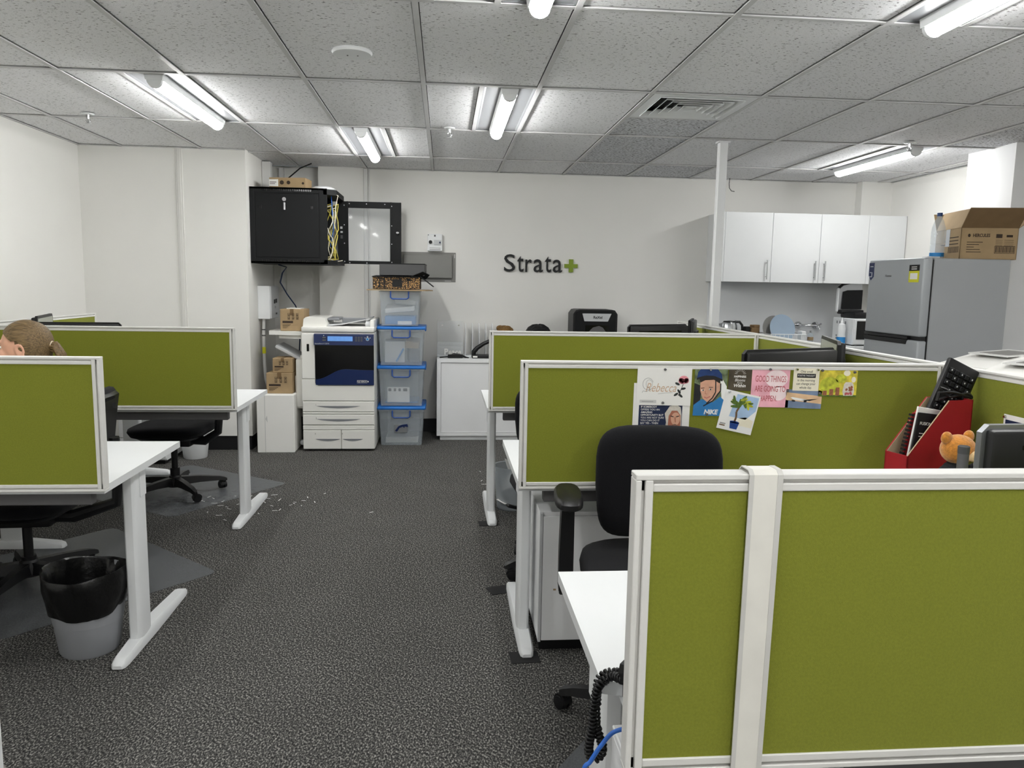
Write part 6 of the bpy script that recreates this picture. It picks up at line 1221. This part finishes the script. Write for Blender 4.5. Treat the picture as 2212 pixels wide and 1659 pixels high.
# arms, torso, legs as one skin figure
V = [(-1.76, 3.52, 0.53), (-1.755, 3.51, 0.66), (-1.75, 3.50, 0.80), (-1.752, 3.47, 0.90), (hx + 0.02, hy + 0.01, 0.93),
     (-1.755, 3.64, 0.865), (-1.80, 3.70, 0.66), (-1.99, 3.66, 0.765), (-2.06, 3.63, 0.765),
     (-1.755, 3.34, 0.865), (-1.81, 3.325, 0.69), (-1.96, 3.36, 0.775), (-2.04, 3.38, 0.765),
     (-1.84, 3.60, 0.50), (-2.12, 3.62, 0.49), (-2.12, 3.62, 0.28), (-2.10, 3.62, 0.07), (-2.19, 3.62, 0.035),
     (-1.84, 3.43, 0.50), (-2.10, 3.42, 0.49), (-2.09, 3.42, 0.28), (-2.06, 3.42, 0.07), (-2.15, 3.42, 0.035)]
E_ = [(0, 1), (1, 2), (2, 3), (3, 4), (3, 5), (5, 6), (6, 7), (7, 8), (3, 9), (9, 10), (10, 11), (11, 12), (0, 13), (13, 14), (14, 15), (15, 16), (16, 17), (0, 18), (18, 19), (19, 20), (20, 21), (21, 22)]
Rr = [0.125, 0.115, 0.125, 0.10, 0.045, 0.05, 0.042, 0.033, 0.027, 0.05, 0.042, 0.033, 0.027, 0.085, 0.065, 0.055, 0.04, 0.03, 0.085, 0.065, 0.055, 0.04, 0.03]
bodym = skin_mesh(V, E_, Rr)
# hands: palm and five fingers resting on the desk
hands = MB('skin')
for (wx_, wy_, s_) in ((-2.06, 3.63, 1), (-2.04, 3.38, -1)):
    hands.loft([[(wx_ - dx, wy_ + k * w_, 0.765 + dz) for k, dz in ((-1, -0.010), (1, -0.010), (1.0, 0.008), (0.5, 0.014), (-0.5, 0.014), (-1, 0.008))] for dx, w_ in ((-0.02, 0.026), (0.03, 0.036), (0.08, 0.040))])
    for i, (off, ln) in enumerate(((-0.030, 0.058), (-0.010, 0.072), (0.011, 0.078), (0.031, 0.068))):
        yy = wy_ + s_ * off
        hands.tube([(wx_ - 0.07, yy, 0.768), (wx_ - 0.08 - ln * 0.4, yy, 0.774), (wx_ - 0.08 - ln * 0.75, yy, 0.766), (wx_ - 0.08 - ln, yy, 0.752)], [0.0095, 0.009, 0.0085, 0.007], 10)
    hands.tube([(wx_ - 0.02, wy_ + s_ * 0.025 * -1, 0.762), (wx_ - 0.05, wy_ - s_ * 0.048, 0.758), (wx_ - 0.085, wy_ - s_ * 0.055, 0.752)], [0.012, 0.010, 0.008], 10)
hnm = hands.mesh('h2')
bm_ = remeshed([hm, bodym, hnm], 0.0045, 5)
for v in bm_.vertices: v.co = v.co - org
bm_.materials.clear(); bm_.materials.append(M['skin'])
body = obj('body', bm_, per)
# clothing grown a little larger than the body
def cloth(name, keep, radd, m, voxel=0.010):
    idx = {v: i for i, v in enumerate(keep)}
    vs = [V[i] for i in keep]; es = [(idx[a], idx[b]) for a, b in E_ if a in idx and b in idx]
    me = skin_mesh(vs, es, [Rr[i] + radd for i in keep]); me = remeshed([me], voxel, 3)
    for v in me.vertices: v.co = v.co - org
    me.materials.clear(); me.materials.append(M[m]); return obj(name, me, per)
cloth('shirt', [0, 1, 2, 3, 5, 6, 7, 9, 10, 11], 0.010, 'shirt'); cloth('trousers', [0, 13, 14, 15, 16, 18, 19, 20, 21], 0.012, 'trouser')
sh = MB('black_plastic')
for yy, xx in ((3.62, -2.10), (3.42, -2.06)): sh.loft([[(xx - org.x - dx, yy - org.y + k * w_, z) for k, z in ((-1, 0.006), (1, 0.006), (0.8, h_), (-0.8, h_))] for dx, w_, h_ in ((-0.05, 0.032, 0.07), (0.02, 0.038, 0.09), (0.10, 0.044, 0.06), (0.16, 0.040, 0.045), (0.185, 0.02, 0.03))])
part(per, 'shoes', sh)
# hair: swept back shell, ponytail and band
hair = MB('hair'); nu, nv = 40, 22; rows = []
for j in range(nv + 1):
    th = PI * j / nv * 0.80          # from front hairline over the crown to the nape
    row = []
    for i in range(nu + 1):
        ph = -1 + 2 * i / nu          # side to side
        al = -0.62 * PI / 1.0 + 0
        lat = ph * (1.30 + 0.18 * math.sin(th))
        # polar coordinates about the y axis: angle th0 measured from the forehead
        ang = 0.62 + th * 1.10
        rx_, ry_, rz_ = 0.1035, 0.0815, 0.1055
        rip = 1 + 0.008 * math.sin(ph * 34 + 2.0 * math.sin(th * 2))
        x = -math.cos(ang) * math.cos(lat * 0.98) * rx_; z = math.sin(ang) * math.cos(lat * 0.98) * rz_; y = math.sin(lat * 0.98) * ry_
        # pull the side edge back behind the ear
        row.append((hx + x * rip + 0.004 - org.x, hy + y * rip - org.y, hz + z * rip + 0.002 - org.z))
    rows.append(row)
hair.loft(rows, cap=False, closed=False)
hair.ball((hx + 0.025 - org.x, hy - org.y, hz + 0.005), (0.083, 0.080, 0.098), 28, 18)
hair.ball((hx + 0.045 - org.x, hy - org.y, hz - 0.035), (0.055, 0.066, 0.060), 24, 14)
hr = part(per, 'hair', hair, smooth=80)
pt = MB('hair'); bx_, bz_ = hx + 0.100, hz - 0.005
for k in range(26):
    a = 2 * PI * k / 26 * 3.1; rr_ = 0.004 + 0.019 * (k % 5) / 5
    oy, oz = rr_ * math.cos(a), rr_ * math.sin(a)
    pt.tube([(bx_ - 0.012 - org.x, hy + oy * 0.6 - org.y, bz_ + oz * 0.6), (bx_ + 0.022 - org.x, hy + oy - org.y, bz_ + oz - 0.002), (bx_ + 0.040 + oz * 0.4 - org.x, hy + oy * 1.3 - org.y, bz_ - 0.035), (bx_ + 0.042 + oz * 0.7 - org.x, hy + oy * 1.3 - org.y, bz_ - 0.085), (bx_ + 0.034 + oz * 0.6 - org.x, hy + oy - org.y, bz_ - 0.14 - 0.02 * (k % 3))], [0.006, 0.0085, 0.0095, 0.008, 0.002], 6)
part(per, 'ponytail', pt, smooth=80)
tie = [(bx_ - org.x + 0.004 * math.sin(a), hy - org.y + 0.017 * math.cos(a), bz_ + 0.020 * math.sin(a)) for a in [2 * PI * i / 16 for i in range(16)]]
part(per, 'hair_tie', MB(mat('beige_hair_tie', (214, 200, 176), 0.7)).tube(tie, 0.0055, 8, True), 'beige hair tie')
for s_ in (-1, 1):
    e = part(per, 'eye', MB('eye_white').ball((hx - 0.080 - org.x, hy + s_ * 0.031 - org.y, hz - 0.008), (0.010, 0.011, 0.007), 14, 10)); part(e, 'iris', MB('black_gloss').ball((hx - 0.0885 - org.x, hy + s_ * 0.032 - org.y, hz - 0.008), (0.004, 0.0055, 0.0055), 10, 8))
    part(per, 'eyebrow', MB('hair').tube([(hx - 0.094 - org.x, hy + s_ * 0.016 - org.y, hz + 0.012), (hx - 0.094 - org.x, hy + s_ * 0.034 - org.y, hz + 0.016), (hx - 0.082 - org.x, hy + s_ * 0.050 - org.y, hz + 0.012)], 0.003, 6))
# keyboard in front of her
t = thing('keyboard', 'black keyboard on the return desk before the woman', 'keyboard', (-2.13, 3.50, DT), 0); part(t, 'body', MB('black_plastic').box((-0.07, -0.21, 0), (0.07, 0.21, 0.016), 0.004))
for i in range(5):
    part(t, 'key_row', MB('black_matt').box((-0.062 + i * 0.025, -0.2, 0.016), (-0.041 + i * 0.025, 0.2, 0.021), 0.002))
